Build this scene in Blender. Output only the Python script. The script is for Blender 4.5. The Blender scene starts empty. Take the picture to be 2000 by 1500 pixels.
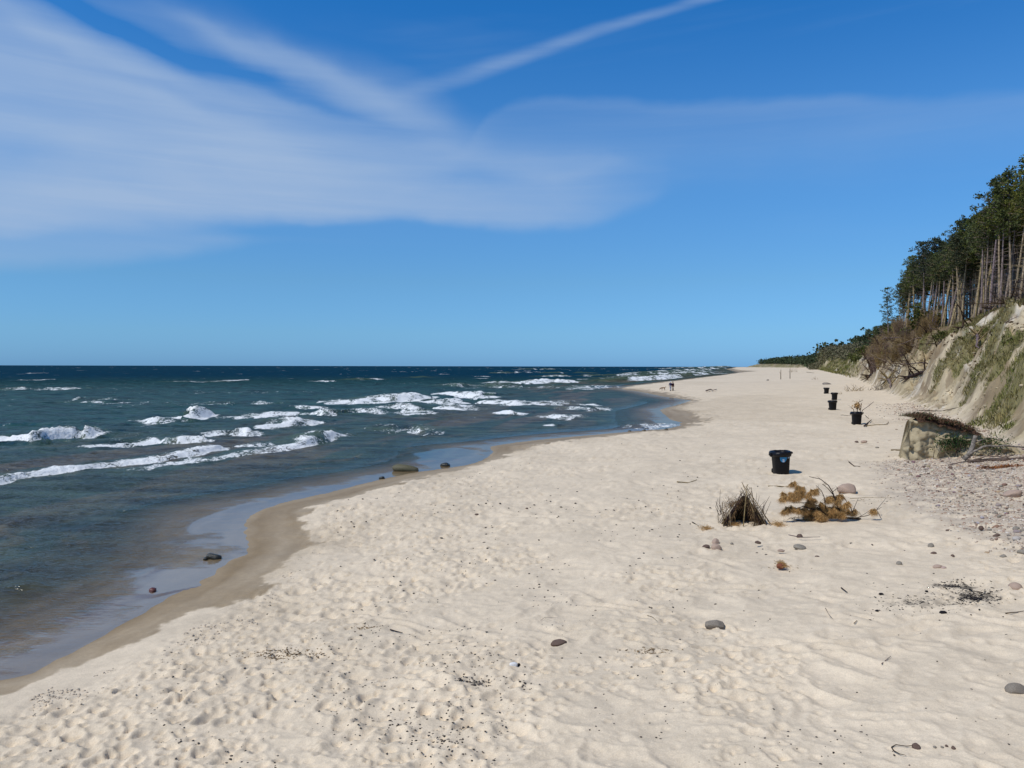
import bpy, bmesh, math, random
import numpy as np
from mathutils import Vector, Matrix, Euler

random.seed(7); rng = np.random.default_rng(7)
PI = math.pi
S = bpy.context.scene
C = S.collection

# ------------------------------------------------------------------ camera
CAMZ = 4.7
PITCH = math.atan(34.6/1500.0)
ROLL = math.radians(0.12)
cam_d = bpy.data.cameras.new('camera'); cam = bpy.data.objects.new('camera', cam_d); C.objects.link(cam)
cam_d.sensor_width = 36.0; cam_d.lens = 27.0; cam_d.clip_start = 0.1; cam_d.clip_end = 90000
CAMR = (Matrix.Rotation(PI/2-PITCH, 3, 'X') @ Matrix.Rotation(ROLL, 3, 'Z'))
cam.matrix_world = Matrix.Translation((0, 0, CAMZ)) @ CAMR.to_4x4()
S.camera = cam
S.render.resolution_x = 1024; S.render.resolution_y = 768
S.render.engine = 'CYCLES'

# ------------------------------------------------------------------ light
SUN_EL = math.radians(52)
LH = np.array([0.85, 0.53]); LH = LH/np.linalg.norm(LH)      # horizontal heading of the light
SUN_STRENGTH = 3.4
sd = bpy.data.lights.new('sun', 'SUN'); sun = bpy.data.objects.new('sun', sd); C.objects.link(sun)
sd.energy = SUN_STRENGTH; sd.angle = math.radians(0.5); sd.color = (1.0, 0.955, 0.88)
ldir = Vector((LH[0]*math.cos(SUN_EL), LH[1]*math.cos(SUN_EL), -math.sin(SUN_EL)))
sun.rotation_euler = ldir.to_track_quat('-Z', 'Y').to_euler()
S.view_settings.view_transform = 'Standard'; S.view_settings.look = 'None'
S.view_settings.exposure = 0.0; S.view_settings.gamma = 1.0; S.view_settings.use_curve_mapping = False

# ---- node helpers
class NT:
    def __init__(s, tree): s.t = tree; s.n = tree.nodes; s.l = tree.links
    def node(s, typ, **kw):
        n = s.n.new(typ)
        for k, v in kw.items(): setattr(n, k, v)
        return n
    def put(s, sock, v):
        if isinstance(v, bpy.types.NodeSocket): s.l.new(v, sock)
        else: sock.default_value = v
    def m(s, op, a, b=0.0, c=0.0, clamp=False):
        n = s.node('ShaderNodeMath', operation=op, use_clamp=clamp)
        s.put(n.inputs[0], a); s.put(n.inputs[1], b); s.put(n.inputs[2], c)
        return n.outputs[0]
    def sstep(s, x, lo, hi, a=0.0, b=1.0):
        n = s.node('ShaderNodeMapRange', interpolation_type='SMOOTHSTEP')
        s.put(n.inputs['Value'], x); s.put(n.inputs['From Min'], lo); s.put(n.inputs['From Max'], hi)
        s.put(n.inputs['To Min'], a); s.put(n.inputs['To Max'], b)
        return n.outputs[0]
    def mixc(s, f, a, b, mode='MIX'):
        n = s.node('ShaderNodeMix', data_type='RGBA', blend_type=mode)
        s.put(n.inputs[0], f); s.put(n.inputs[6], a); s.put(n.inputs[7], b)
        return n.outputs[2]
    def noise(s, vec, scale, detail=4, rough=0.5, dist=0.0):
        n = s.node('ShaderNodeTexNoise'); n.inputs['Scale'].default_value = scale
        n.inputs['Detail'].default_value = detail; n.inputs['Roughness'].default_value = rough
        n.inputs['Distortion'].default_value = dist
        if vec is not None: s.l.new(vec, n.inputs['Vector'])
        return n.outputs['Fac']
    def curve(s, x, pts):
        n = s.node('ShaderNodeFloatCurve'); cm = n.mapping; cv = cm.curves[0]
        pts = sorted(pts)
        cv.points[0].location = pts[0]; cv.points[1].location = pts[-1]
        for p in pts[1:-1]: cv.points.new(*p)
        cm.update(); s.put(n.inputs['Value'], x)
        return n.outputs[0]

# ---- sky and high cirrus
AR, ER = 1.0, 0.62
def ae(px, py):
    a = math.atan((px-1000)/1500.0); e = math.atan((715-py)/1500.0*math.cos(a))
    return ((a+AR)/(2*AR), e/ER)
def build_world():
    w = bpy.data.worlds.new('World'); S.world = w; w.use_nodes = True
    t = NT(w.node_tree); t.n.clear()
    out = t.node('ShaderNodeOutputWorld'); bg = t.node('ShaderNodeBackground'); t.l.new(bg.outputs[0], out.inputs[0])
    bg.inputs['Strength'].default_value = 0.10
    sky = t.node('ShaderNodeTexSky', sky_type='NISHITA'); sky.sun_disc = False
    sky.sun_elevation = SUN_EL; sky.sun_rotation = math.atan2(-LH[0], -LH[1]) % (2*PI)
    sky.air_density = 1.0; sky.dust_density = 0.25; sky.ozone_density = 2.0
    g = t.node('ShaderNodeTexCoord').outputs['Generated']
    sp = t.node('ShaderNodeSeparateXYZ'); t.l.new(g, sp.inputs[0]); x, y, z = sp.outputs
    az = t.m('ARCTAN2', x, y); el = t.m('ARCSINE', z)
    A = t.m('MULTIPLY_ADD', az, 1/(2*AR), 0.5); E = t.m('MULTIPLY', el, 1/ER)
    # warp
    cb = t.node('ShaderNodeCombineXYZ'); t.put(cb.inputs[0], A); t.put(cb.inputs[1], t.m('MULTIPLY', E, 0.5)); AE = cb.outputs[0]
    n1 = t.m('SUBTRACT', t.noise(AE, 6.0, 3), 0.5); n2 = t.m('SUBTRACT', t.noise(AE, 22.0, 4), 0.5)
    Ew = t.m('ADD', t.m('MULTIPLY_ADD', n1, 0.06, E), t.m('MULTIPLY', n2, 0.034))
    def band(lower, upper, wl, wu, shift=0.0):
        Lc = t.curve(A, [ae(*p) for p in lower]); Uc = t.curve(A, [ae(*p) for p in upper])
        lo = t.sstep(t.m('SUBTRACT', Ew, Lc), -wl*0.3, wl); hi = t.sstep(t.m('SUBTRACT', Uc, Ew), -wu, wu)
        return t.m('MULTIPLY', lo, hi)
    # streak noise: stretched along a direction tilted down to the right
    def streak(ang, sx, sy, scale, detail=5, dist=0.6):
        mp = t.node('ShaderNodeMapping'); mp.inputs['Rotation'].default_value = (0, 0, math.radians(ang)); mp.inputs['Scale'].default_value = (sx, sy, 1)
        t.l.new(AE, mp.inputs[0]); return t.noise(mp.outputs[0], scale, detail, 0.55, dist)
    s1 = streak(22, 1.0, 5.0, 3.2); s4 = streak(14, 1.0, 11.0, 5.5, 8, 0.9); s2 = streak(-8, 1.0, 6.0, 2.6); s3 = t.noise(AE, 5.0, 5, 0.55, 0.8)
    body = band([(-400, 470), (0, 470), (250, 462), (440, 452), (560, 441), (700, 436), (850, 438), (940, 447), (1040, 454), (1120, 448), (1200, 430), (1270, 402), (1310, 372), (1500, 372), (2300, 372)],
                [(-400, -20), (0, 10), (200, 35), (380, 78), (600, 140), (760, 180), (860, 235), (950, 292), (1180, 296), (1290, 330), (1312, 374), (1500, 430), (2300, 480)], 0.030, 0.07)
    tex = t.m('ADD', t.m('ADD', t.m('MULTIPLY', t.sstep(s1, 0.32, 0.68), 0.40), t.m('MULTIPLY', t.sstep(s3, 0.3, 0.7), 0.32)), t.m('MULTIPLY', t.sstep(s4, 0.30, 0.70), 0.22))
    body = t.m('MULTIPLY', body, t.m('MULTIPLY_ADD', tex, 0.50, 0.36))
    leftw = t.m('MULTIPLY', t.sstep(A, 0.30, 0.58, 1.0, 0.72), t.sstep(t.m('MULTIPLY_ADD', n1, 0.12, A), 0.525, 0.615, 1.0, 0.30)); body = t.m('MULTIPLY', body, leftw)
    elw = t.m('MULTIPLY', Ew, ER)
    def blob(px, py, rx, ry, ang, k):
        a0, e0 = ae(px, py); a0 = a0*2*AR-AR; e0 = e0*ER; c, sn = math.cos(math.radians(ang)), math.sin(math.radians(ang))
        dx = t.m('SUBTRACT', az, a0); dy = t.m('SUBTRACT', elw, e0)
        u = t.m('MULTIPLY', t.m('ADD', t.m('MULTIPLY', dx, c), t.m('MULTIPLY', dy, sn)), 1500.0/rx); v = t.m('MULTIPLY', t.m('SUBTRACT', t.m('MULTIPLY', dy, c), t.m('MULTIPLY', dx, sn)), 1500.0/ry)
        q = t.m('ADD', t.m('MULTIPLY', u, u), t.m('MULTIPLY', v, v))
        return t.m('MULTIPLY', t.m('POWER', 2.718, t.m('MULTIPLY', q, -1.0)), k)
    tot = 0.0
    for bl in ((250, 72, 190, 17, -17, -.38), (300, 168, 150, 15, -9, -.26), (520, 150, 200, 22, -10, -.36), (640, 205, 130, 12, -12, -.22), (40, 290, 110, 22, 0, -.12), (720, 250, 160, 26, -10, -.14), (930, 350, 80, 16, 0, -.16), (760, 60, 260, 30, -25, -.20),
               (440, 72, 300, 20, -20, .26), (640, 140, 230, 20, -22, .26), (190, 120, 240, 24, -16, .24), (330, 330, 420, 60, -8, .20), (520, 300, 330, 34, -12, .16), (100, 400, 300, 34, 4, .18), (1080, 395, 190, 42, 3, .10), (1180, 320, 130, 14, 10, .10)):
        tot = t.m('ADD', tot, blob(*bl))
    body = t.m('MAXIMUM', t.m('ADD', body, t.m('MULTIPLY', tot, t.sstep(body, 0.0, 0.22, 0.30, 1.25))), 0.0)
    low = band([(-400, 545), (0, 535), (250, 520), (420, 500), (520, 482), (640, 478), (2300, 478)],
               [(-400, 440), (0, 440), (250, 445), (440, 462), (520, 478), (640, 484), (2300, 484)], 0.03, 0.02)
    low = t.m('MULTIPLY', low, t.m('MULTIPLY_ADD', s2, 0.55, 0.12))
    veil = band([(-400, 330), (880, 330), (1000, 300), (1300, 330), (1600, 330), (1800, 320), (2000, 300), (2300, 300)],
                [(-400, 330), (880, 322), (960, 235), (1060, 196), (1200, 205), (1450, 200), (1620, 188), (1750, 206), (1900, 203), (2000, 192), (2300, 180)], 0.22, 0.014)
    veil = t.m('MULTIPLY', veil, t.m('MULTIPLY_ADD', s2, 0.55, t.m('MULTIPLY_ADD', s4, 0.30, -0.03)))
    edge = band([(-400, 335), (820, 340), (900, 335), (1000, 345), (1180, 325), (1230, 330), (2300, 330)],
                [(-400, 335), (820, 325), (880, 312), (1000, 310), (1180, 303), (1230, 320), (2300, 320)], 0.06, 0.012)
    edge = t.m('MULTIPLY', edge, 0.24)
    # contrail
    cc = t.curve(A, [ae(*p) for p in [(-400, 420), (600, 240), (800, 185), (900, 155), (1000, 122), (1100, 87), (1200, 55), (1300, 25), (1390, -2), (1600, -60), (2300, -200)]])
    dd = t.m('ABSOLUTE', t.m('SUBTRACT', t.m('MULTIPLY_ADD', n2, 0.012, E), cc))
    wid = t.sstep(A, 0.40, 0.62, 0.030, 0.014)
    con = t.m('SUBTRACT', 1.0, t.sstep(t.m('DIVIDE', dd, wid), 0.0, 1.0))
    con = t.m('MULTIPLY', t.m('MULTIPLY', con, t.sstep(A, 0.36, 0.52)), t.m('MULTIPLY_ADD', streak(16, 1, 9, 9), 0.5, 0.06))
    # faint wisps elsewhere, plus unseen cirrus overhead added to whiten the ambient light
    wis = t.m('MULTIPLY', t.sstep(s2, 0.52, 0.75), t.m('MULTIPLY_ADD', t.sstep(el, 0.46, 0.9), 0.50, t.m('MULTIPLY', t.sstep(E, 0.15, 0.5), 0.12)))
    f = body
    for q in (low, veil, edge, con, wis):
        f = t.m('SUBTRACT', t.m('ADD', f, q), t.m('MULTIPLY', f, q))
    f = t.m('MINIMUM', f, 0.9)
    # grade
    grad = t.node('ShaderNodeValToRGB'); r = grad.color_ramp
    t.put(grad.inputs[0], t.m('MULTIPLY', el, 1/1.2, clamp=True))
    SKY_GRADE(r)
    skyc = t.mixc(1.0, sky.outputs[0], grad.outputs[0], 'MULTIPLY')
    cloud = (3.6, 4.9, 7.0, 1)
    t.l.new(t.mixc(f, skyc, cloud), bg.inputs['Color'])
def SKY_GRADE(r):
    r.elements[0].position = 0.0; r.elements[0].color = (0.25, 0.60, 1.42, 1)
    r.elements[1].position = 1.0; r.elements[1].color = (0.26, 0.60, 0.80, 1)
    for p, c in ((0.035, (0.33, 0.67, 1.22)), (0.09, (0.39, 0.73, 1.10)), (0.213, (0.42, 0.90, 1.33)), (0.36, (0.16, 0.80, 1.41))):
        e = r.elements.new(p); e.color = (*c, 1)
build_world()

# ------------------------------------------------------------------ materials
MATS = {}
def mat(name, color=(0.5, 0.5, 0.5), rough=0.8, spec=0.3, var=0.25, scale=8.0, bump=0.3, bscale=None, color2=None, island=0.0, objrand=0.0, trans=0.0, ramp=None):
    if name in MATS: return MATS[name]
    m = bpy.data.materials.new(name); m.use_nodes = True; t = NT(m.node_tree)
    p = t.n['Principled BSDF']; tc = t.node('ShaderNodeTexCoord').outputs['Object']
    n = t.noise(tc, scale, 5, 0.6)
    c2 = color2 or tuple(c*(1-var*1.6) for c in color)
    col = t.mixc(t.sstep(n, 0.3, 0.7), (*color, 1), (*c2, 1))
    if ramp:
        oi = t.node('ShaderNodeObjectInfo').outputs['Random'] if ramp[0] == 'obj' else t.node('ShaderNodeNewGeometry').outputs['Random Per Island']
        vr = t.node('ShaderNodeValToRGB'); r = vr.color_ramp; r.interpolation = 'CONSTANT' if len(ramp) > 3 else 'LINEAR'
        r.elements[0].color = (*ramp[1], 1); r.elements[1].color = (*ramp[2], 1); r.elements[1].position = 1.0/max(1, len(ramp)-1)
        for i, c in enumerate(ramp[3:]): e = r.elements.new((i+2)/(len(ramp)-1)); e.color = (*c, 1)
        t.l.new(oi, vr.inputs[0])
        col = t.mixc(0.35, vr.outputs[0], t.mixc(1.0, vr.outputs[0], t.mixc(t.sstep(n, 0.3, 0.7), (0.55, 0.55, 0.55, 1), (1.5, 1.45, 1.4, 1)), 'MULTIPLY'))
    if island:
        g = t.node('ShaderNodeNewGeometry').outputs['Random Per Island']
        k = t.sstep(g, 0, 1, 1-island, 1+island)
        cc = t.node('ShaderNodeCombineColor'); [t.put(cc.inputs[i], k) for i in range(3)]
        col = t.mixc(1.0, col, cc.outputs[0], 'MULTIPLY')
    if objrand:
        g = t.node('ShaderNodeObjectInfo').outputs['Random']
        k = t.sstep(g, 0, 1, 1-objrand, 1+objrand); k2 = t.sstep(g, 0, 1, 1+objrand*0.5, 1-objrand*0.5)
        cc = t.node('ShaderNodeCombineColor'); t.put(cc.inputs[0], k); t.put(cc.inputs[1], k); t.put(cc.inputs[2], k2)
        col = t.mixc(1.0, col, cc.outputs[0], 'MULTIPLY')
    t.l.new(col, p.inputs['Base Color']); p.inputs['Roughness'].default_value = rough
    p.inputs['Specular IOR Level'].default_value = spec
    if bump:
        b = t.node('ShaderNodeBump'); b.inputs['Strength'].default_value = bump; b.inputs['Distance'].default_value = 0.02
        t.l.new(t.noise(tc, bscale or scale*4, 5, 0.65), b.inputs['Height']); t.l.new(b.outputs[0], p.inputs['Normal'])
    if trans:
        tr = t.node('ShaderNodeBsdfTranslucent'); t.l.new(col, tr.inputs[0]); mx = t.node('ShaderNodeMixShader'); mx.inputs[0].default_value = trans
        t.l.new(p.outputs[0], mx.inputs[1]); t.l.new(tr.outputs[0], mx.inputs[2]); t.l.new(mx.outputs[0], t.n['Material Output'].inputs[0])
    MATS[name] = m; return m

# ------------------------------------------------------------------ mesh helpers
class MB:
    def __init__(s): s.v = []; s.f = []
    def tube(s, pts, radii, sides=5, cap=True):
        pts = [Vector(p) for p in pts]; n0 = len(s.v); prev = None
        for i, p in enumerate(pts):
            d = (pts[min(i+1, len(pts)-1)] - pts[max(i-1, 0)])
            if d.length < 1e-9: d = Vector((0, 0, 1))
            d.normalize()
            if prev is None:
                a = d.orthogonal().normalized()
            else:
                a = (prev - d*prev.dot(d)); a = a.normalized() if a.length > 1e-6 else d.orthogonal().normalized()
            prev = a; b = d.cross(a); r = radii[i] if hasattr(radii, '__len__') else radii
            for k in range(sides):
                an = 2*PI*k/sides; s.v.append(p + a*(math.cos(an)*r) + b*(math.sin(an)*r))
        for i in range(len(pts)-1):
            for k in range(sides):
                k2 = (k+1) % sides; a = n0+i*sides
                s.f.append((a+k, a+k2, a+sides+k2, a+sides+k))
        if cap:
            s.f.append(tuple(n0+k for k in reversed(range(sides)))); e = n0+(len(pts)-1)*sides; s.f.append(tuple(e+k for k in range(sides)))
        return s
    def tri(s, a, b, c): n = len(s.v); s.v += [a, b, c]; s.f.append((n, n+1, n+2)); return s
    def quad(s, a, b, c, d): n = len(s.v); s.v += [a, b, c, d]; s.f.append((n, n+1, n+2, n+3)); return s
    def leaf(s, p, size, up=0.3, R=random):
        d = Vector((R.gauss(0, 1), R.gauss(0, 1), R.gauss(0, 1)+up)).normalized(); o = d.orthogonal().normalized()
        o.rotate(Matrix.Rotation(R.random()*6.28, 3, d)); w = size*0.45
        p = Vector(p); s.quad(p-o*w*0.3, p+d*size*0.5-o*w, p+d*size, p+d*size*0.5+o*w); return s
    def box(s, c, size, rot=0.0):
        c = Vector(c); n = len(s.v); M = Matrix.Rotation(rot, 3, 'Z')
        for dx, dy, dz in ((-1,-1,-1),(1,-1,-1),(1,1,-1),(-1,1,-1),(-1,-1,1),(1,-1,1),(1,1,1),(-1,1,1)):
            s.v.append(c + M @ Vector((dx*size[0]/2, dy*size[1]/2, dz*size[2]/2)))
        for q in ((0,3,2,1),(4,5,6,7),(0,1,5,4),(1,2,6,5),(2,3,7,6),(3,0,4,7)): s.f.append(tuple(n+i for i in q))
        return s
    def mesh(s, name, m, smooth=True):
        me = bpy.data.meshes.new(name); me.from_pydata([tuple(v) for v in s.v], [], s.f); me.materials.append(m)
        if smooth: me.polygons.foreach_set('use_smooth', [True]*len(me.polygons))
        me.update(); return me
def link(name, data, parent=None, loc=None, rot=None, scale=None):
    o = bpy.data.objects.new(name, data); C.objects.link(o)
    if parent is not None: o.parent = parent
    if loc is not None: o.location = loc
    if rot is not None: o.rotation_euler = rot
    if scale is not None: o.scale = scale if hasattr(scale, '__len__') else (scale,)*3
    return o
def tag(o, label=None, cat=None, group=None, kind=None):
    for k, v in (('label', label), ('category', cat), ('group', group), ('kind', kind)):
        if v: o[k] = v
    return o
def copy_tree(o, parent=None):
    c = o.copy(); C.objects.link(c); c.parent = parent
    for ch in list(o.children): copy_tree(ch, c)
    return c
KIDS = {}
def copy_thing(src):
    if src not in KIDS:
        KIDS[src] = [(a, list(a.children)) for a in src.children]
    c = src.copy(); C.objects.link(c)
    for a, subs in KIDS[src]:
        b = a.copy(); C.objects.link(b); b.parent = c
        for q in subs: d = q.copy(); C.objects.link(d); d.parent = b
    return c

# ------------------------------------------------------------------ noise
def _hash(xi, yi, seed):
    h = (xi.astype(np.int64)*374761393 + yi.astype(np.int64)*668265263 + seed*974711) & 0xffffffff
    h = ((h ^ (h >> 13))*1274126177) & 0xffffffff
    return (h ^ (h >> 16)) & 0xffffffff
_pr = np.random.default_rng(5); _PT = np.concatenate([_pr.permutation(1024)]*2).astype(np.int32); _ga = _pr.random(1024)*2*PI; _GX = np.cos(_ga)*1.5; _GY = np.sin(_ga)*1.5
def pn(x, y, seed=0):
    xf = np.floor(x); yf = np.floor(y); fx = x-xf; fy = y-yf; xi = (xf.astype(np.int32)+seed*37) & 1023; yi = (yf.astype(np.int32)+seed*101) & 1023
    u = fx*fx*fx*(fx*(fx*6-15)+10); v = fy*fy*fy*(fy*(fy*6-15)+10)
    A = _PT[xi]; B = _PT[xi+1]; a0 = _PT[A+yi]; b0 = _PT[B+yi]; a1 = _PT[A+((yi+1) & 1023)]; b1 = _PT[B+((yi+1) & 1023)]; fx1 = fx-1; fy1 = fy-1
    p = _GX[a0]*fx+_GY[a0]*fy; q = _GX[b0]*fx1+_GY[b0]*fy; r = _GX[a1]*fx+_GY[a1]*fy1; w = _GX[b1]*fx1+_GY[b1]*fy1
    p = p+(q-p)*u; r = r+(w-r)*u; return p+(r-p)*v
def fbm(x, y, o=4, seed=0, gain=0.5):
    r = 0; a = 1.0
    for i in range(o): r = r + a*pn(x*2**i, y*2**i, seed+i*17); a *= gain
    return r
def ss(x, a, b):
    t = np.clip((x-a)/(b-a), 0, 1); return t*t*(3-2*t)
def dents(x, y, cell, rad, seed, prob, asp=1.6):
    """random soft pits, one at most per cell"""
    cx = np.floor(x/cell); cy = np.floor(y/cell); r = np.zeros_like(x)
    for i in (-1, 0, 1):
        for j in (-1, 0, 1):
            a = cx+i; b = cy+j
            h1 = _hash(a, b, seed)/4294967296.0; h2 = _hash(a, b, seed+1)/4294967296.0; h3 = _hash(a, b, seed+2)/4294967296.0; h4 = _hash(a, b, seed+3)/4294967296.0
            px = (a+h1)*cell; py = (b+h2)*cell; an = h3*PI; dx = x-px; dy = y-py
            u = (dx*np.cos(an)+dy*np.sin(an))/asp; v = -dx*np.sin(an)+dy*np.cos(an)
            q = np.sqrt(u*u+v*v)/(rad*(0.6+0.8*h4))
            d = -np.exp(-q**4)+0.45*np.exp(-((q-1.35)/0.35)**2)
            r += np.where(h4 < prob, d*(0.5+0.9*h2), 0)
    return r

# ------------------------------------------------------------------ layout of the coast (metres; sea level z=0)
Rm = np.array(CAMR)
def ray(px, py):
    px = np.asarray(px, float); py = np.asarray(py, float)
    d = np.stack([(px-1000)/1500, -(py-750)/1500, -np.ones_like(px)], -1)
    return d @ Rm.T
def on_z(px, py, z=0.0):
    d = ray(px, py); t = (z-CAMZ)/d[..., 2]; return d[..., 0]*t, d[..., 1]*t
COAST_PX = [(0,1329),(73,1311),(165,1254),(257,1210),(337,1170),(403,1130),(433,1104),(478,1078),(472,1042),(470,1012),(513,990),(623,966),(705,945),(810,926),(897,910),(936,899),(958,884),(952,872),(1020,863),(1125,852),(1230,843),(1300,838),(1330,830),(1308,817),(1290,800),(1318,792),(1346,782),(1290,773),(1262,767),(1225,761),(1205,758.5),(1250,752),(1337,742),(1425,731),(1446,727)]
def chaikin(P):
    Q = [P[0]]
    for a, b in zip(P[:-1], P[1:]): Q += [(a[0]*.75+b[0]*.25, a[1]*.75+b[1]*.25), (a[0]*.25+b[0]*.75, a[1]*.25+b[1]*.75)]
    return Q+[P[-1]]
COAST_PX = chaikin(COAST_PX[:17])+COAST_PX[17:]
cx, cy = on_z([p[0] for p in COAST_PX], [p[1] for p in COAST_PX])
COAST = np.array([(-400,-260),(-60,-20),(-28,0),(-14.5,6.5)] + list(zip(cx, cy)) + [(246,850),(420,1500),(600,2100),(1300,4500),(2400,8000)])
LANDP = np.vstack([COAST, [(9000,8000),(9000,-3000),(-400,-3000)]])
DRY_PX = [(0,1348),(48,1330),(100,1303),(183,1280),(235,1262),(330,1214),(414,1185),(506,1159),(517,1126),(560,1095),(622,1060),(590,1035),(600,1005),(640,977),(697,970),(740,959),(810,936),(890,919),(967,896),(1002,882),(1080,868),(1180,853),(1250,846),(1310,841),(1350,832),(1378,821),(1352,806),(1316,796),(1350,786),(1362,781),(1300,768),(1262,762.5),(1228,758.5),(1212,757),(1250,751),(1337,741),(1425,730.4),(1480,727.5),(1450,725)]
dx_, dy_ = on_z([p[0] for p in DRY_PX], [p[1] for p in DRY_PX], 0.08)
DRY = np.array([(-400,-262),(-60,-21),(-27,-1),(-14,5.8)] + list(zip(dx_, dy_)) + [(252,850),(428,1500),(610,2100),(1310,4500),(2410,8000)])
DRYP = np.vstack([DRY, [(9000,8000),(9000,-3000),(-400,-3000)]])
FOOT = np.array([(6,-60),(9,0),(12.5,14),(17,23),(21.3,31),(28,45),(37,68),(52,106),(78,170),(108,250),(172,425),(335,850),(470,1400),(640,2100),(1500,4800),(2700,8000)], float)
TREE = np.array([(22,-60),(24,0),(29,20),(36,44),(46,70),(58,100),(74,148),(119,250),(188,425),(226,560),(366,950),(500,1450),(690,2150),(1600,4800),(2800,8000)], float)
def pdist(x, y, P):
    best = np.full(x.shape, 1e18)
    for i in range(len(P)-1):
        ax, ay = P[i]; bx, by = P[i+1]; ex = bx-ax; ey = by-ay
        t = np.clip(((x-ax)*ex+(y-ay)*ey)/(ex*ex+ey*ey), 0, 1)
        d = (x-ax-t*ex)**2+(y-ay-t*ey)**2; best = np.minimum(best, d)
    return np.sqrt(best)
def inside(x, y, P):
    r = np.zeros(x.shape, bool); n = len(P)
    for i in range(n):
        ax, ay = P[i]; bx, by = P[(i+1) % n]
        if ay == by: continue
        c = ((ay > y) != (by > y)) & (x < (bx-ax)*(y-ay)/(by-ay)+ax); r ^= c
    return r
def sdist(x, y, P, PP): return pdist(x, y, P)*np.where(inside(x, y, PP), 1, -1)
def right_of(x, y, P):      # signed distance to a line that runs away from the camera; + to the right
    X = np.interp(y, P[:, 1], P[:, 0]); return pdist(x, y, P)*np.where(x > X, 1, -1)
BLOCKS = []
def coast_dist(x, y):
    k = np.clip(np.hypot(x, y)/25, .5, 6)
    return sdist(x+0.30*k*pn(x*.45/k, y*.45/k, 901)+0.10*pn(x*1.6, y*1.6, 902), y+0.30*k*pn(x*.45/k, y*.45/k, 903), COAST, LANDP)
def fields(x, y):
    s = coast_dist(x, y); t = right_of(x, y, FOOT); t2 = right_of(x, y, TREE)
    return s, t, t2
def height(x, y, detail=True, F=None):
    x = np.atleast_1d(np.asarray(x, float)); y = np.atleast_1d(np.asarray(y, float))
    s, t, t2 = F if F is not None else fields(x, y)
    r = np.hypot(x, y)
    z = np.where(s > 0, 0.045*np.minimum(s, 2.2)+0.50*(1-np.exp(-np.maximum(s-2.0, 0)/7.0)), 0.02*np.maximum(s, -3)+0.10*np.minimum(s+3, 0)); z = np.maximum(z, -2.5)
    zf = np.interp(y, [0, 31, 68, 106, 170, 250, 425, 850, 2100], [0.35, 0.45, 0.45, 0.5, 0.9, 1.5, 2.2, 2.6, 2.8])
    z = z + np.where(s > 0, 1, 0)*zf*np.exp(-np.maximum(-t, 0)/np.maximum(6, 0.06*y))*ss(s, 0, 8)
    # bluff
    p = np.where(t2 < 0, np.clip(t, 0, None)/(np.clip(t, 0, None)+np.abs(t2)+1e-6), 1.0)
    H = np.interp(y, [-60, 40, 70, 100, 150, 250, 425, 560, 620, 720, 950, 1450, 2100, 4800], [8.8, 9.2, 9.5, 9.2, 10.0, 7.6, 9.4, 12.0, 10.0, 3.0, 4.0, 7, 9, 9])
    al = (0.33*x+0.94*y)
    wob = fbm(al*0.055, t*0.16, 4, 31)*0.20
    pp = np.clip(p+wob*np.sin(PI*np.clip(p, 0, 1)), 0, 1)
    prof = np.interp(pp, [0, 0.07, 0.16, 0.32, 0.5, 0.7, 0.86, 0.94, 1.0], [0, 0.045, 0.13, 0.36, 0.54, 0.73, 0.90, 0.985, 1.0])
    onb = np.sin(PI*np.clip(p, 0, 1))
    g = fbm(al*0.065, t*0.18, 4, 5)*1.15 + fbm(al*0.22, t*0.6, 3, 9)*0.42
    rid = -0.2
    z = z + prof*H + onb*(g+rid+0.25)*np.where(t > 0, 1, 0)*np.interp(y, [0, 300, 600], [0.9, 1.0, 1.6]) + np.where(t2 > 0, np.minimum(t2, 60)*0.03+fbm(x*.1, y*.1, 3, 44)*0.5*ss(t2, 0, 6), 0)
    if detail:
        near = 1-ss(r, 60, 200)
        k = ss(s, 0.9, 2.4)      # dry sand only
        a = 0.055*fbm(x*0.22, y*0.16, 3, 21)+0.05*pn(x*0.6, y*0.45, 22)
        wx = x+0.35*pn(x*0.9, y*0.9, 50); wy = y+0.35*pn(x*0.9, y*0.9, 51)
        rip = np.abs(pn(wx*1.5+0.6*wy, wy*1.9-0.5*wx, 23)); rip = -(rip**0.75)*0.095
        rip2 = np.abs(pn(wx*3.6+1.0*wy, wy*3.2-wx, 24)); rip2 = -(rip2**0.9)*0.026
        tram = ss(fbm(x*0.25, y*0.25, 3, 61)+0.45*np.exp(-((s-4)/4.0)**2)-0.0, 0.0, 0.5)
        dn = dents(x, y, 0.46, 0.11, 71, 0.6)*0.040*tram + dents(x+9, y+3, 0.22, 0.048, 81, 0.9, 1.3)*0.028*(0.30+0.70*tram)+dents(x+3, y+7, 0.33, 0.085, 85, 0.7, 1.5)*0.026*tram
        edge_ = np.exp(-((s-3.2)/2.6)**2); dn = dn+dents(x+5, y, 0.30, 0.055, 91, 0.5, 1.5)*0.045*np.maximum(edge_, 0.35*tram)*(pn(x*.9, y*.9, 93) > -0.1); fine = fbm(x*9, y*9, 2, 25)*0.004+np.maximum(fbm(x*5, y*5, 3, 26), 0)*0.022*edge_
        z = z + near*k*(a+(rip+rip2)*(0.45+0.55*ss(fbm(x*.3, y*.3, 2, 63), -0.4, 0.3))+dn+fine)*np.where(t > 0, 0.6, 1)
        # crumbling edge of the dry sand
        z = z + near*0.05*ss(s, 1.1+0.5*fbm(x*0.8, y*0.8, 3, 29), 2.0)*(1-ss(s, 2.2, 6))
        # clods and slumps on the bluff
        a2 = 0.33*x+0.94*y
        z = z + onb*np.where(t > 0, 1, 0)*(fbm(a2*0.30, t*0.85, 5, 91, 0.65)*0.42+np.maximum(fbm(a2*1.0, t*2.4, 3, 95), 0)*0.30)*np.interp(y, [0, 200, 500], [1, 1, 0.5])
    return z
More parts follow.
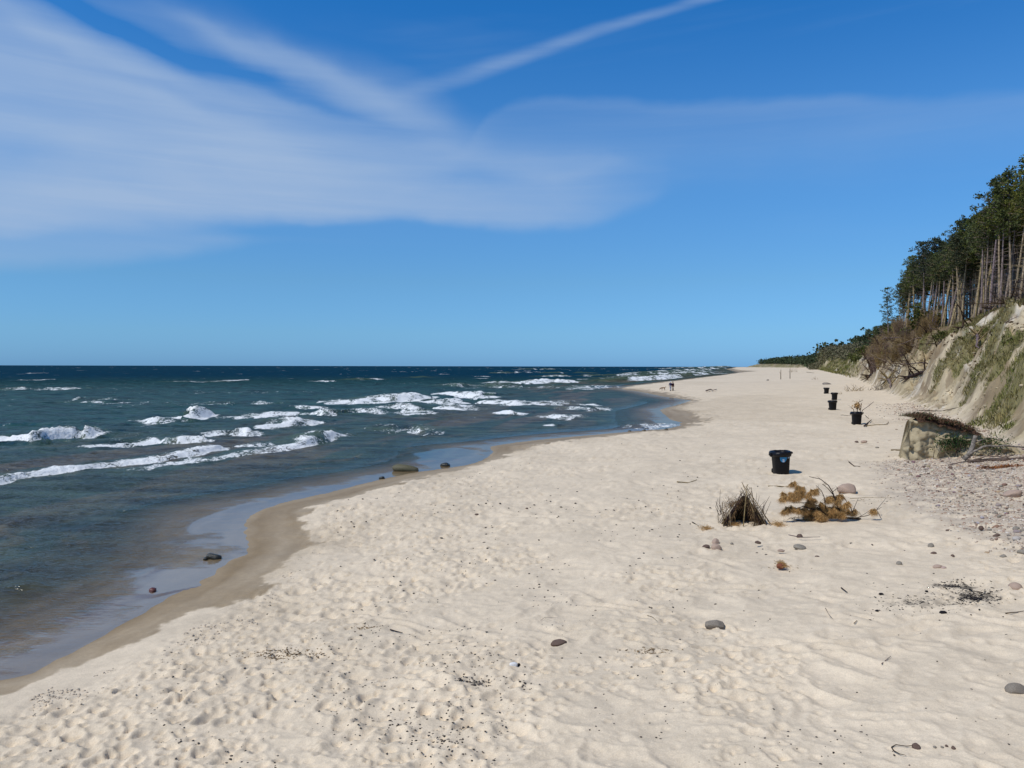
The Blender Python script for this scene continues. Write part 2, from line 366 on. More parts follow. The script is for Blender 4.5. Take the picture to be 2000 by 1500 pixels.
TS = np.concatenate([np.linspace(6, 40, 420), np.geomspace(40.08, 3500, 700)])
def ground(px, py):
    """point of the ground seen at a photo position -> Vector"""
    d = ray(px, py); d = d/np.hypot(d[0], d[1])
    X = d[0]*TS; Y = d[1]*TS; Z = CAMZ+d[2]*TS; h = np.maximum(height(X, Y, False), -0.03); k = np.argmax(Z < h)
    if not (Z < h).any():
        q = np.where(TS < 320, (Z-h)/TS, 1e9); k = int(np.argmin(q)); print('sky ray', px, py, TS[k], Z[k]-h[k]); return Vector((X[k], Y[k], h[k]))
    if k == 0: k = 1
    z0 = max(0, k-3); sl = slice(z0, k+4); h2 = np.maximum(height(X[sl], Y[sl]), -0.03); j = np.argmax(Z[sl] < h2)
    if j > 0: h[sl] = h2; k = z0+int(j)
    a = Z[k-1]-h[k-1]; b = h[k]-Z[k]; f = a/(a+b+1e-9); tt = TS[k-1]+(TS[k]-TS[k-1])*f
    return Vector((d[0]*tt, d[1]*tt, CAMZ+d[2]*tt))
def gz(x, y): return float(height(x, y, y < 45)[0])
def mpp(v): return v.y/1500.0      # metres per photo pixel at that depth (approx.)

# ------------------------------------------------------------------ grids
def grid_object(name, az, r, keep, zfun, attrs, material, smooth=True):
    """polar sheet; zfun(x,y)->z, attrs(x,y,z)->dict of arrays"""
    A, Rr = np.meshgrid(az, r); X = Rr*np.sin(A); Y = Rr*np.cos(A)
    na = len(az); nr = len(r); x = X.ravel(); y = Y.ravel()
    i = np.arange(nr-1)[:, None]*na+np.arange(na-1)[None, :]
    q = np.stack([i, i+1, i+1+na, i+na], -1).reshape(-1, 4)
    return x, y, q
def build_sheet(name, x, y, z, q, attrs, material):
    used = np.zeros(len(x), bool); used[q.ravel()] = True; idx = np.cumsum(used)-1
    q = idx[q]; co = np.stack([x, y, z], -1)[used].astype(np.float32)
    me = bpy.data.meshes.new(name); me.vertices.add(len(co)); me.vertices.foreach_set('co', co.ravel())
    me.loops.add(q.size); me.loops.foreach_set('vertex_index', q.ravel().astype(np.int32))
    me.polygons.add(len(q)); me.polygons.foreach_set('loop_start', np.arange(0, q.size, 4, dtype=np.int32)); me.polygons.foreach_set('loop_total', np.full(len(q), 4, np.int32))
    me.polygons.foreach_set('use_smooth', np.ones(len(q), bool))
    for k, v in attrs.items():
        v = v[used]
        if v.ndim == 2:
            at = me.attributes.new(k, 'FLOAT_COLOR', 'POINT'); at.data.foreach_set('color', np.concatenate([v, np.ones((len(v), 1))], 1).astype(np.float32).ravel())
        else:
            at = me.attributes.new(k, 'FLOAT', 'POINT'); at.data.foreach_set('value', v.astype(np.float32))
    me.materials.append(material); me.update(calc_edges=True); me.validate()
    o = bpy.data.objects.new(name, me); C.objects.link(o); return o

# ---- sand
def sand_mat():
    m = bpy.data.materials.new('sand'); m.use_nodes = True; t = NT(m.node_tree); p = t.n['Principled BSDF']
    at = t.node('ShaderNodeAttribute', attribute_name='tint').outputs['Color']; wet = t.node('ShaderNodeAttribute', attribute_name='wet').outputs['Fac']
    tc = t.node('ShaderNodeTexCoord').outputs['Object']
    n1 = t.noise(tc, 60, 3, 0.7); n2 = t.noise(tc, 1.3, 5, 0.6); n3 = t.noise(tc, 9, 4, 0.7)
    k = t.m('MULTIPLY', t.sstep(n1, 0.2, 0.8, 0.86, 1.14), t.m('MULTIPLY', t.sstep(n2, 0.3, 0.7, 0.94, 1.05), t.sstep(n3, 0.25, 0.75, 0.93, 1.06)))
    cc = t.node('ShaderNodeCombineColor'); [t.put(cc.inputs[i], k) for i in range(3)]
    t.l.new(t.mixc(1.0, at, cc.outputs[0], 'MULTIPLY'), p.inputs['Base Color'])
    t.put(p.inputs['Roughness'], t.sstep(wet, 0.2, 1.0, 0.95, 0.5)); t.put(p.inputs['Specular IOR Level'], t.sstep(wet, 0.2, 1.0, 0.1, 0.05))
    b = t.node('ShaderNodeBump'); t.put(b.inputs['Strength'], t.sstep(wet, 0.1, 0.8, 0.55, 0.05)); b.inputs['Distance'].default_value = 0.012
    hgt = t.m('ADD', t.m('MULTIPLY', t.noise(tc, 26, 4, 0.7), 1.0), t.m('MULTIPLY', n1, 0.5)); t.l.new(hgt, b.inputs['Height']); t.l.new(b.outputs[0], p.inputs['Normal'])
    return m
# patches of grass on the bluff: photo position, radius in photo pixels
GP = [(1962,790,26),(1928,818,26),(1945,800,26),(1990,765,26),(1985,735,24),(1850,702,20),(1925,697,22),(1975,690,26),(1893,684,20),(1878,662,24),(1915,650,22),(1905,752,16),(1895,765,12),(1940,735,16),(1960,622,24),(1990,600,24),(1930,640,20),(1800,672,16),(1955,845,16),(1885,700,18),(1950,690,18),(1836,712,12),(1992,700,20),(1690,690,14),(1705,676,14)]
GPW = []
for px, py, rr in GP:
    g = ground(px, py); GPW.append((g.x, g.y, rr*mpp(g)*1.1))
def grass_mask(x, y, t, p):
    al = 0.33*x+0.94*y
    n = fbm(al*0.10, t*0.27, 5, 131)*1.25
    m = ss(n+0.30*(p-0.5), 0.14, 0.30)*ss(p+0.20*pn(al*.12, t*.3, 138), 0.42, 0.58)*0.95*(1-ss(y, 95, 115)*0.6)
    far = ss(y, 170, 300); fore = ss(fbm(al*0.05, t*0.3, 3, 137)+0.62-0.4*p, 0.05, 0.3); m = np.maximum(m, far*fore)
    for gx, gy, gr in GPW:
        # patches are elongated up the slope
        d = np.hypot(x-gx, (y-gy)*0.75)/gr; m = np.maximum(m, ss(1.25-d+0.5*fbm(al*0.4, t*1.0, 3, 139), 0.0, 0.35))
    return m*(t > -0.3)
SAND = np.array([0.675, 0.560, 0.412]); WET = np.array([0.265, 0.190, 0.105])
def land_attrs(x, y, s, t, t2):
    r = np.hypot(x, y)
    sdry = np.where(s > 0, 9.0, -9.0); nn = np.abs(s) < 9+0.02*r; sdry[nn] = sdist(x[nn], y[nn], DRY, DRYP)
    wj = 0.30*fbm(x*0.9, y*0.9, 5, 201, 0.6)*np.clip(r/18, .6, 6)+0.10*np.maximum(fbm(x*0.4, y*0.4, 3, 203), 0)*np.clip(r/18, .6, 6)
    wet = 1-ss(sdry+wj, -0.05, 0.05+0.002*r)
    damp = 0.30*np.exp(-np.maximum(sdry, 0)/1.2)*ss(fbm(x*0.3, y*0.2, 4, 205), -0.1, 0.5)
    damp = damp+0.20*ss(fbm(x*0.05, y*0.018, 4, 207), 0.15, 0.5)*ss(y, 35, 60)*np.exp(-s/28)
    wet2 = np.clip(wet*(0.90+0.16*fbm(s*1.6+.4*pn(x*.5, y*.5, 208), y*0.10, 3, 209)-0.16*np.exp(-np.maximum(-sdry, 0)/0.5))+damp*(1-wet), 0, 1)[:, None]
    c = SAND*(1-wet2)+WET*wet2
    c = c*(1+0.055*fbm(x*0.35, y*0.2, 4, 211)+0.05*fbm(x*2.2, y*1.8, 3, 212)*(1-ss(r, 25, 60)))[:, None]
    # brown crumbs along old swash marks
    # pinkish shingle ground
    shn = shingle_mask(x, y, t); k = (0.75*shn*ss(fbm(x*1.7, y*1.7, 3, 213)+0.5, 0, 0.6))[:, None]
    c = c*(1-k)+np.array([0.44, 0.365, 0.285])*k
    for (qx, qy, ax_, ay_) in ((1905, 1174, 46, 9), (1868, 1152, 40, 4), (1800, 1184, 60, 7)):
        X0, Y0 = on_z(qx, qy, .6); q = ((x-X0)/(ax_*Y0/1500))**2+((y-Y0)/(ay_*Y0*Y0/1500/4.1))**2; k = (0.8*ss(1.2-q+1.5*fbm(x*9, y*5, 3, 217), 0, 1.2))[:, None]*(0.5 if qx < 1820 else 1); c = c*(1-k)+np.array([.03, .027, .027])*k
    K = t > -2.5
    if K.any():
        cK = c[K]; x0_, y0_, t0_, t20_ = x, y, t, t2; x = x[K]; y = y[K]; t = t[K]; t2 = t2[K]
        # bluff
        tp = np.clip(t, 0, None); p = np.where(t2 < 0, tp/(tp+np.abs(t2)+1e-6), 1.0)
        al = 0.33*x+0.94*y; gm = grass_mask(x, y, t, p)
        pale = np.array([0.50, 0.41, 0.275]); ochre = np.array([0.37, 0.295, 0.175]); soil = np.array([0.11, 0.075, 0.045]); litter = np.array([0.19, 0.13, 0.07]); green = np.array([0.17, 0.15, 0.065]); white = np.array([0.63, 0.59, 0.53])
        n1 = ss(fbm(al*0.07, t*0.2, 4, 221), -0.3, 0.3)[:, None]; n2 = ss(fbm(al*0.32, t*0.9, 5, 223, 0.6), 0.18, 0.36)[:, None]
        b = pale*(1-n1*0.85)+ochre*n1*0.85
        wh = (ss(fbm(al*0.13, t*0.36, 4, 225)+0.3*(p-.6), 0.22, 0.36)*(1-ss(p, 0.93, 0.98)))[:, None]; b = b*(1-wh*0.4)+white*wh*0.4
        b = b*(1-0.55*n2)+soil*1.4*n2*0.55; b = b*(1+0.20*fbm(al*0.5, t*1.3, 4, 233))[:, None]
        br_ = (ss(fbm(al*0.14, t*0.4, 5, 235, 0.6)+0.2*(p-.4), 0.12, 0.30))[:, None]; b = b*(1-0.6*br_)+np.array([0.22, 0.155, 0.09])*br_*0.6
        top = ss(p+0.10*fbm(al*0.3, t*0.3, 3, 227), 0.88, 0.97)[:, None]; b = b*(1-top)+litter*top
        brush = (ss(y, 84, 112)*(1-ss(y, 200, 330))*ss(p+0.22*fbm(al*0.25, t*0.2, 3, 229), 0.40, 0.66))[:, None]; b = b*(1-brush*0.85)+litter*0.8*brush*0.85
        gmm = gm[:, None]; b = b*(1-gmm*0.85)+green*(0.85+0.35*n1)*gmm*0.85
        on = ss(t+0.6*fbm(al*0.4, t*0.4, 3, 231), -0.5, 0.8)[:, None]
        c[K] = cK*(1-on)+b*on; x, y, t, t2 = x0_, y0_, t0_, t20_
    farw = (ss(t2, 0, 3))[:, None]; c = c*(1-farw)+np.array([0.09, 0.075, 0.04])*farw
    return {'tint': np.clip(c, 0.01, 1), 'wet': wet}
shx, shy = on_z([1690,1775,1850,1905,2010,2120,2160,2060,1960,1880,1800,1720], [905,884,893,886,880,890,1100,1130,1085,1055,1010,965], 0.75)
SHP = np.array(list(zip(shx, shy)))
def shingle_mask(x, y, t):
    ins = inside(x, y, SHP); d = pdist(x, y, np.vstack([SHP, SHP[:1]]))*np.where(ins, 1, -1)
    m = ss(d+0.5*fbm(x*0.8, y*0.8, 3, 241), -0.5, 1.1)
    # stony strip along the foot further on
    m2 = np.exp(-((t+1.6)/2.0)**2)*ss(y, 33, 38)*(1-ss(y, 62, 80))
    return np.maximum(m, m2*0.8)

GR = [1.0]
while GR[-1] < 7: GR.append(GR[-1]*1.045)
while GR[-1] < 6500:
    r = GR[-1]; GR.append(r+min(max(r*r/(769*4.2)/1.22, 0.004), (0.0085 if r < 220 else 0.016)*r))
az = np.concatenate([np.linspace(-58, -40, 30)[:-1], np.linspace(-40, 36.5, 500), np.linspace(36.5, 62, 50)[1:]])*PI/180
gx, gy, gq = grid_object('g', az, np.array(GR), None, None, None, None)
s_, t_, t2_ = fields(gx, gy)
rq = np.hypot(gx, gy)[gq].mean(1)
gq = gq[(s_[gq].min(1) > -np.maximum(5, 0.05*rq)) & (t2_[gq].mean(1) < 400)]
u_ = np.zeros(len(gx), bool); u_[gq.ravel()] = True; gq = (np.cumsum(u_)-1)[gq]; gx = gx[u_]; gy = gy[u_]; s_ = s_[u_]; t_ = t_[u_]; t2_ = t2_[u_]
hz_ = height(gx, gy, True, (s_, t_, t2_))
at_ = land_attrs(gx, gy, s_, t_, t2_)
sm = sand_mat()
tq = t_[gq].mean(1); yq = gy[gq].mean(1); kb = tq < 0.35; kl = (tq >= 0) & (yq > 300) & (tq >= 0.35)
beach = tag(build_sheet('beach', gx, gy, hz_, gq[kb], at_, sm), kind='structure')
hill = tag(build_sheet('far_dunes', gx, gy, hz_, gq[kl], at_, sm), kind='structure')
by = [-25.0]
while by[-1] < 306: by.append(by[-1]+max(0.20, 0.0042*by[-1]))
bu = np.concatenate([np.linspace(-0.035, 1.12, 120), 1.12+np.geomspace(0.02, 6.0, 26)])
BY, BU = np.meshgrid(np.array(by), bu, indexing='ij'); fx_ = np.interp(BY, FOOT[:, 1], FOOT[:, 0]); tx_ = np.interp(BY, TREE[:, 1], TREE[:, 0])
bx = (fx_+(tx_-fx_)*BU).ravel(); byy = BY.ravel(); nb_ = len(bu); i_ = np.arange(len(by)-1)[:, None]*nb_+np.arange(nb_-1)[None, :]; bq = np.stack([i_, i_+1, i_+1+nb_, i_+nb_], -1).reshape(-1, 4)[:, ::-1]
bs, bt, bt2 = fields(bx, byy); bz = height(bx, byy, True, (bs, bt, bt2)); bz = bz-0.10*ss(-bt, 0.0, 0.4); ba = land_attrs(bx, byy, bs, bt, bt2)
bluff = tag(build_sheet('bluff', bx, byy, bz, bq, ba, sm), kind='structure'); print('bluff quads', len(bq))
print('land quads', kb.sum(), kl.sum())

# ---- sea
# breaking waves: photo polyline at the foot of the foam (left to right), foam height in photo pixels at each point
BR = [
 ([(-60,868,6),(5,866,10),(60,869,18),(120,862,24),(160,858,22),(178,858,5)], 1.0),
 ([(338,822,4),(352,825,16),(390,823,22),(420,818,18),(433,816,3)], 1.0),
 ([(298,833,2),(330,831,8),(366,829,3)], .9),
 ([(455,824,1),(530,820,3),(600,813,6),(625,816,10),(648,816,3)], .8),
 ([(530,841,2),(580,836,8),(612,831,12),(632,828,4)], .9),
 ([(600,803,2),(630,802,5),(650,800,2)], .8),
 ([(165,881,2),(230,875,3),(310,869,5),(360,869,10),(408,868,9),(414,867,2)], .9),
 ([(410,856,3),(440,854,7),(480,856,13),(510,854,10),(520,852,2)], .95),
 ([(-80,962,8),(0,950,9),(70,937,8),(160,923,7),(240,913,6),(320,904,6),(390,893,8),(430,884,9),(450,881,3)], .95),
 ([(290,922,2),(345,909,3),(420,901,3),(480,893,3),(545,886,4),(600,876,6),(625,868,14),(660,858,15),(682,853,4)], .8),
 ([(472,876,2),(500,875,5),(530,871,3)], .8),
 ([(640,793,2),(700,792,4),(760,790,7),(810,788,12),(842,780,8),(850,778,2)], 1.0),
 ([(845,772,2),(880,774,6),(930,783,8),(965,780,5),(975,778,2)], 1.0),
 ([(870,793,2),(920,790,6),(955,791,6),(1000,795,2)], .9),
 ([(798,804,2),(830,802,8),(860,806,2)], .9),
 ([(740,812,1),(770,809,5),(792,814,2)], .8),
 ([(962,810,3),(990,812,10),(1015,812,8),(1030,810,3)], .95),
 ([(1045,815,2),(1070,819,6),(1108,821,2)], .8),
 ([(1068,832,2),(1078,833,7),(1088,832,2)], .8),
 ([(808,739,1),(835,739,4),(856,738,2)], .9),
 ([(900,757,2),(930,756,7),(980,760,3),(1040,758,4),(1060,760,1)], .8),
 ([(985,751,1),(1010,750,4),(1042,751,2)], .8),
 ([(1030,752,2),(1060,751,4),(1090,749,8),(1135,748,4),(1140,748,1)], .95),
 ([(778,846,1),(790,840,8),(805,848,6),(825,853,2)], .6),
 ([(1050,788,2),(1080,792,6),(1110,792,3)], .7),
 ([(1128,792,1),(1150,793,4),(1170,793,1)], .7),
 ([(1148,803,1),(1170,802,4),(1198,802,1)], .7),
 ([(1150,762,1),(1180,758,4),(1215,757,3),(1240,756,1)], .7),
 ([(1200,746,2),(1250,744,6),(1300,741,6),(1350,735,5),(1400,729,3)], .9),
 ([(1170,741,1),(1230,740,4),(1270,738,5),(1330,733,4),(1400,725,3)], .9),
 ([(1090,737,1),(1120,735,3),(1180,736,4),(1230,734,3),(1290,731,3),(1390,723,2)], .8),
 ([(1250,730,1),(1300,727,2.5),(1350,724,2.5),(1420,719,2)], .9),
 ([(1300,720.5,1),(1360,719,2),(1430,716.5,2)], .9),
 ([(600,746,1),(640,747,3),(660,746,1)], .8),([(720,744,1),(735,743,3),(760,742,1)], .8),
 ([(60,764,1),(80,763,5),(108,764,1)], .7),([(195,791,1),(208,790,4),(220,792,1)], .6),([(125,786,1),(132,786,4),(140,787,1)], .6),
 ([(450,796,1),(475,792,3),(485,793,1)], .5),([(380,748,1),(390,747,2),(400,748,1)],.7),([(1030,722,1),(1050,721.5,2),(1070,722,1)],.8),([(990,730,1),(1010,729,3),(1020,729,1)],.8),([(1090,730,1),(1110,729,3),(1135,730,1)],.8),
 ([(1255,840,2),(1285,836,5),(1312,832,3),(1322,829,1)], .7),
 ([(60,1015,1),(160,1006,2),(260,1000,1)], .15),
 ([(-30,1170,6),(30,1163,9),(80,1158,5),(120,1152,2)], .0),
 ([(60,1240,1.5),(120,1226,2),(200,1200,2.5),(290,1172,1.5)], .12),
]
def wcol_fn(x, y, s, r):
    d = -s
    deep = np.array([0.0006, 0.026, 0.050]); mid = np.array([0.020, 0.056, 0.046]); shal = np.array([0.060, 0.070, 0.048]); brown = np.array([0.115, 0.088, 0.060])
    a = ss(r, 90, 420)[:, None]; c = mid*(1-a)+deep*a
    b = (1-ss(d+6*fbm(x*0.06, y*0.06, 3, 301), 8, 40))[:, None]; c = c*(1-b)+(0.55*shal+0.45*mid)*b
    al = (0.25*x+0.97*y); ac = -0.97*x+0.25*y
    st = ss(fbm(al*0.035, ac*0.22, 4, 303)+0.12, 0.0, 0.36)*np.exp(-((d-14)/9.0)**2)
    near = 1-ss(d, 1.0, 3.6)
    st = np.maximum(st*0.75, near)[:, None]; c = c*(1-st)+brown*st
    return c
def sea_build():
    R_ = [5.0]
    while R_[-1] < 40000:
        r = R_[-1]; R_.append(r+min(max(r*r/(769*4.7)/(1.25 if r < 26 else 1.9), 0.02), (0.0055 if r < 150 else 0.0085 if r < 260 else 0.02 if r < 1500 else 0.07)*r))
    a = np.concatenate([np.linspace(-70, -36, 40)[:-1], np.linspace(-36, 17, 400), np.linspace(17, 30, 40)[1:]])*PI/180
    x, y, q = grid_object('s', a, np.array(R_), None, None, None, None)
    s = coast_dist(x, y); r = np.hypot(x, y); d = -s
    keep = (s[q].min(1) < 0.8+0.004*r[q].mean(1))
    q = q[keep]; used = np.zeros(len(x), bool); used[q.ravel()] = True
    idx = np.where(used)[0]; mp = np.cumsum(used)-1; q = mp[q]; x = x[idx]; y = y[idx]; s = s[idx]; r = r[idx]; d = d[idx]
    amp = 1.25*ss(d, 1.5, 12)*(0.35+0.65*ss(d, 6, 30))
    px_ = 0.8*x+0.35*y; py_ = -0.35*x+0.8*y
    w1 = 1-2*np.abs(pn(px_*0.10+0.5*pn(x*.1, y*.1, 402), py_*0.30, 401)); w2 = 1-2*np.abs(pn(px_*0.3, py_*0.75, 403)); w3 = 1-2*np.abs(pn(x*1.1, y*1.5, 405)+0.3*pn(x*2.3, y*3, 406))
    z = amp*(0.17*w1+0.085*w2+0.035*w3*(1-ss(r, 60, 140)))*(1-0.6*ss(r, 400, 1500))
    z += ss(d, 0.8, 3)*0.010*fbm(x*2.0, y*2.0, 3, 407)*(1-ss(r, 60, 120))
    # thin tongues of the last wave
    front = np.zeros_like(x)
    for k_, (d0, hh_) in enumerate(((1.7, .022), (2.9, .035), (4.3, .045), (6.2, .05))):
        nn = pn(x*.35, y*.25, 409+k_)*0.9+pn(x*1.2, y*1.0, 440+k_)*0.25; b_ = np.exp(-((d-d0-nn)/0.17)**2)*np.clip(0.55+pn(x*.3, y*.3, 450+k_)*1.2, 0, 1.2); z += hh_*b_*(1-ss(r, 45, 90)); front = np.maximum(front, b_)
    z += ss(d, 1.5, 5)*(1-ss(r, 30, 75))*0.030*(1-2*np.abs(pn(x*1.9+.5*pn(x*3, y*3, 460), y*3.2, 461)))
    foam = np.zeros_like(x); lift = np.zeros_like(x)
    for pts, fstr in BR:
        P = np.array([on_z(p[0], p[1]) for p in pts]); hp = np.array([p[2] for p in pts], float)
        sp = P[:, 1]/1500.0; hh = hp*sp               # metres
        x0, y0 = P.min(0)-12; x1, y1 = P.max(0)+np.array([12, 40])
        sel = np.where((x > x0) & (x < x1) & (y > y0) & (y < y1))[0]
        if not len(sel): continue
        X = x[sel]; Y = y[sel]; best = np.full(len(sel), 1e9); sg = np.zeros(len(sel)); hv = np.zeros(len(sel)); endf = np.zeros(len(sel))
        X = X+0.35*pn(X*0.7, Y*0.5, 411); Y2 = Y+0.9*pn(X*0.45, Y*0.2, 413)*np.clip(Y/50, .3, 3)
        for i in range(len(P)-1):
            ax, ay = P[i]; ex, ey = P[i+1]-P[i]; tt = ((X-ax)*ex+(Y2-ay)*ey)/(ex*ex+ey*ey); tc = np.clip(tt, 0, 1)
            dx = X-ax-tc*ex; dy = Y2-ay-tc*ey; dd = np.hypot(dx, dy); m = dd < best
            best[m] = dd[m]; sg[m] = np.sign(ex*dy-ey*dx)[m]; hv[m] = (hh[i]*(1-tc)+hh[i+1]*tc)[m]
            over = np.maximum(np.maximum(-tt, tt-1), 0)*np.hypot(ex, ey); endf[m] = over[m]
        dd = best*sg
        res = Y*Y/(769*4.7)
        w = np.maximum(0.35+hv*0.6, np.minimum(res*1.15, 2.0+0.006*Y))
        end = np.exp(-(endf/(0.5+0.3*hv))**2); endL = np.exp(-(endf/(2.2+0.02*Y))**2)
        lum = 1.0+0.22*pn(X*0.5, Y*0.4, 415)+0.16*pn(X*2.2, Y*1.5, 416)+0.14*pn(X*6, Y*4, 417)+0.08*pn(X*12, Y*7, 418)
        prof = np.where(dd < 0, 0, np.where(dd < w, np.sin(np.clip(dd/w, 0, 1)*PI/2)**1.3, np.exp(-((dd-w)/(w*2.4))**2)))
        L = hv*prof*(0.35*endL+0.65*end)*np.clip(lum, .25, 1.5)*0.9+0.10*endL*prof*np.minimum(hv*3, 1)
        lift[sel] = np.maximum(lift[sel], L)
        fm = np.where(dd < 0, np.exp(-(dd/(0.35*w))**2), np.where(dd < w*1.1, 1.0, 0.95*np.exp(-((dd-w*1.1)/(w*1.9))**2)))
        thin = np.clip(hv/0.05, 0.55, 1)
        foam[sel] = np.maximum(foam[sel], fm*end*fstr*thin*(0.80+0.38*pn(X*0.9, Y*0.5, 419)))
    z += lift
    foam = np.maximum(foam, 0.30*front*ss(pn(x*.8, y*.6, 480)+pn(x*3, y*3, 481)*.5, 0.05, .5)*(1-ss(r, 45, 90)))
    foam *= 1-ss(y, 130, 220)*(1-ss(pn(x*0.05, y*0.022, 470)+0.6*pn(x*.15, y*.05, 471), -0.25, 0.25))
    # small whitecaps offshore, denser to the right over the bars
    wc = ss(fbm(x*0.030, y*0.020, 2, 421)+0.55*pn(x*0.11, y*0.05, 423)+0.12*ss(x, -50, 120), 0.76, 0.98)*ss(r, 110, 200)*0.70
    cr = ss(w1*0.5+w2*0.5+0.5*pn(x*.05, y*.05, 425), 0.80, 1.0)*ss(d, 25, 60)*0.36
    bar = ss(fbm(x*0.035, y*0.012, 4, 427), 0.10, 0.45)*np.exp(-((d-26)/14.0)**2)*0.42*ss(y, 60, 110)
    foam = np.maximum(foam, np.maximum(wc, np.maximum(cr, bar)))
    # lace behind the breakers
    foam = np.maximum(foam, 0.24*ss(fbm(x*0.10, y*0.08, 4, 429), 0.12, 0.5)*ss(d, 9, 14)*(1-ss(d, 34, 50)))
    op = ss(d+0.35*fbm(x*0.5, y*0.5, 3, 431), 0.3, 6.5)**0.8
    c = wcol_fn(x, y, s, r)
    c = c*(1-np.minimum(lift*2.2, 1)[:, None]*0.7)+np.array([0.06, 0.085, 0.045])*(np.minimum(lift*2.2, 1)[:, None]*0.7)
    fr_ = (front*(1-ss(r, 45, 90))*0.5)[:, None]; c = c*(1-fr_)+np.array([0.15, 0.115, 0.06])*fr_
    calm = 1-ss(d+0.9*fbm(x*0.35, y*0.5, 3, 433)+0.35*fbm(x*1.5, y*3, 3, 434), 0.25, 2.1)
    for qx, qy, rw, rd in ((880, 893, 70, 20), (440, 1012, 45, 26), (1305, 828, 26, 9)):
        X0, Y0 = on_z(qx, qy); qd = np.hypot((x-X0)/(rw*Y0/1500), (y-Y0)/(rd*Y0*Y0/1500/4.7)); calm = np.maximum(calm, 1-ss(qd+0.25*pn(x*.8, y*.5, 490), 0.85, 1.15))
    # water material
    m = bpy.data.materials.new('sea_water'); m.use_nodes = True; t = NT(m.node_tree); t.n.clear()
    out = t.node('ShaderNodeOutputMaterial')
    A = lambda n, o='Fac': t.node('ShaderNodeAttribute', attribute_name=n).outputs[o]
    tc = t.node('ShaderNodeTexCoord').outputs['Object']
    col = A('wcol', 'Color'); opn = A('op'); fo = A('foam'); cal = A('calm')
    mpn = t.node('ShaderNodeMapping'); mpn.inputs['Scale'].default_value = (0.7, 1.9, 1); mpn.inputs['Rotation'].default_value = (0, 0, 0.4); t.l.new(tc, mpn.inputs[0]); v = mpn.outputs[0]
    nb = t.m('ADD', t.m('MULTIPLY', t.noise(v, 0.9, 4, 0.62, 0.4), 1.0), t.m('MULTIPLY', t.noise(v, 5.0, 3, 0.6, 0.3), 0.25))
    bp = t.node('ShaderNodeBump'); t.put(bp.inputs['Strength'], t.sstep(cal, 0.0, 0.9, 0.62, 0.02)); bp.inputs['Distance'].default_value = 0.42; t.l.new(nb, bp.inputs['Height'])
    vari = t.sstep(t.noise(v, 0.35, 6, 0.7), 0.32, 0.68, 0.45, 1.55); cc = t.node('ShaderNodeCombineColor'); [t.put(cc.inputs[i], vari) for i in range(3)]
    dif = t.node('ShaderNodeBsdfDiffuse'); t.l.new(t.mixc(1.0, col, cc.outputs[0], 'MULTIPLY'), dif.inputs['Color']); t.l.new(bp.outputs[0], dif.inputs['Normal'])
    tr = t.node('ShaderNodeBsdfTransparent'); tr.inputs[0].default_value = (0.86, 0.86, 0.84, 1)
    body = t.node('ShaderNodeMixShader'); t.l.new(opn, body.inputs[0]); t.l.new(tr.outputs[0], body.inputs[1]); t.l.new(dif.outputs[0], body.inputs[2])
    gl = t.node('ShaderNodeBsdfGlossy'); t.put(gl.inputs['Roughness'], t.sstep(cal, 0, 1, 0.16, 0.03)); t.l.new(bp.outputs[0], gl.inputs['Normal'])
    fr = t.node('ShaderNodeFresnel'); fr.inputs['IOR'].default_value = 1.33; t.l.new(bp.outputs[0], fr.inputs['Normal'])
    frc = t.m('MINIMUM', t.m('MULTIPLY', fr.outputs[0], t.sstep(cal, 0, 1, 0.85, 2.2)), t.m('MULTIPLY', A('gloss'), t.sstep(cal, 0, 1, 0.34, 0.46)))
    wtr = t.node('ShaderNodeMixShader'); t.l.new(frc, wtr.inputs[0]); t.l.new(body.outputs[0], wtr.inputs[1]); t.l.new(gl.outputs[0], wtr.inputs[2])
    mp2 = t.node('ShaderNodeMapping'); mp2.inputs['Scale'].default_value = (1.0, 0.6, 1); t.l.new(tc, mp2.inputs[0])
    fn = t.m('ADD', t.m('MULTIPLY', t.noise(mp2.outputs[0], 4.2, 8, 0.78, 0.9), 0.68), t.m('MULTIPLY', t.noise(mp2.outputs[0], 0.7, 4, 0.6), 0.32))
    # foam where attribute + noise passes a threshold
    fm = t.sstep(t.m('ADD', fo, t.m('MULTIPLY', t.m('SUBTRACT', fn, 0.5), 3.2)), 0.50, 0.72)
    fm = t.m('MULTIPLY', fm, t.sstep(fo, 0.02, 0.20))
    fd = t.node('ShaderNodeBsdfDiffuse'); t.l.new(t.mixc(t.m('MULTIPLY', fm, t.sstep(t.noise(tc, 4.5, 5, 0.75, 0.5), 0.27, 0.47)), (0.56, 0.61, 0.60, 1), (0.82, 0.83, 0.82, 1)), fd.inputs['Color'])
    b2 = t.node('ShaderNodeBump'); b2.inputs['Strength'].default_value = 0.6; b2.inputs['Distance'].default_value = 0.25; t.l.new(t.noise(tc, 3.5, 5, 0.7), b2.inputs['Height']); t.l.new(b2.outputs[0], fd.inputs['Normal'])
    fin = t.node('ShaderNodeMixShader'); t.l.new(fm, fin.inputs[0]); t.l.new(wtr.outputs[0], fin.inputs[1]); t.l.new(fd.outputs[0], fin.inputs[2])
    t.l.new(fin.outputs[0], out.inputs[0])
    print('sea quads', len(q))
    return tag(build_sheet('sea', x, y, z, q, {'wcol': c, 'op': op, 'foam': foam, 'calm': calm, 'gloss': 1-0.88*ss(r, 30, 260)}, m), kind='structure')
sea_build()

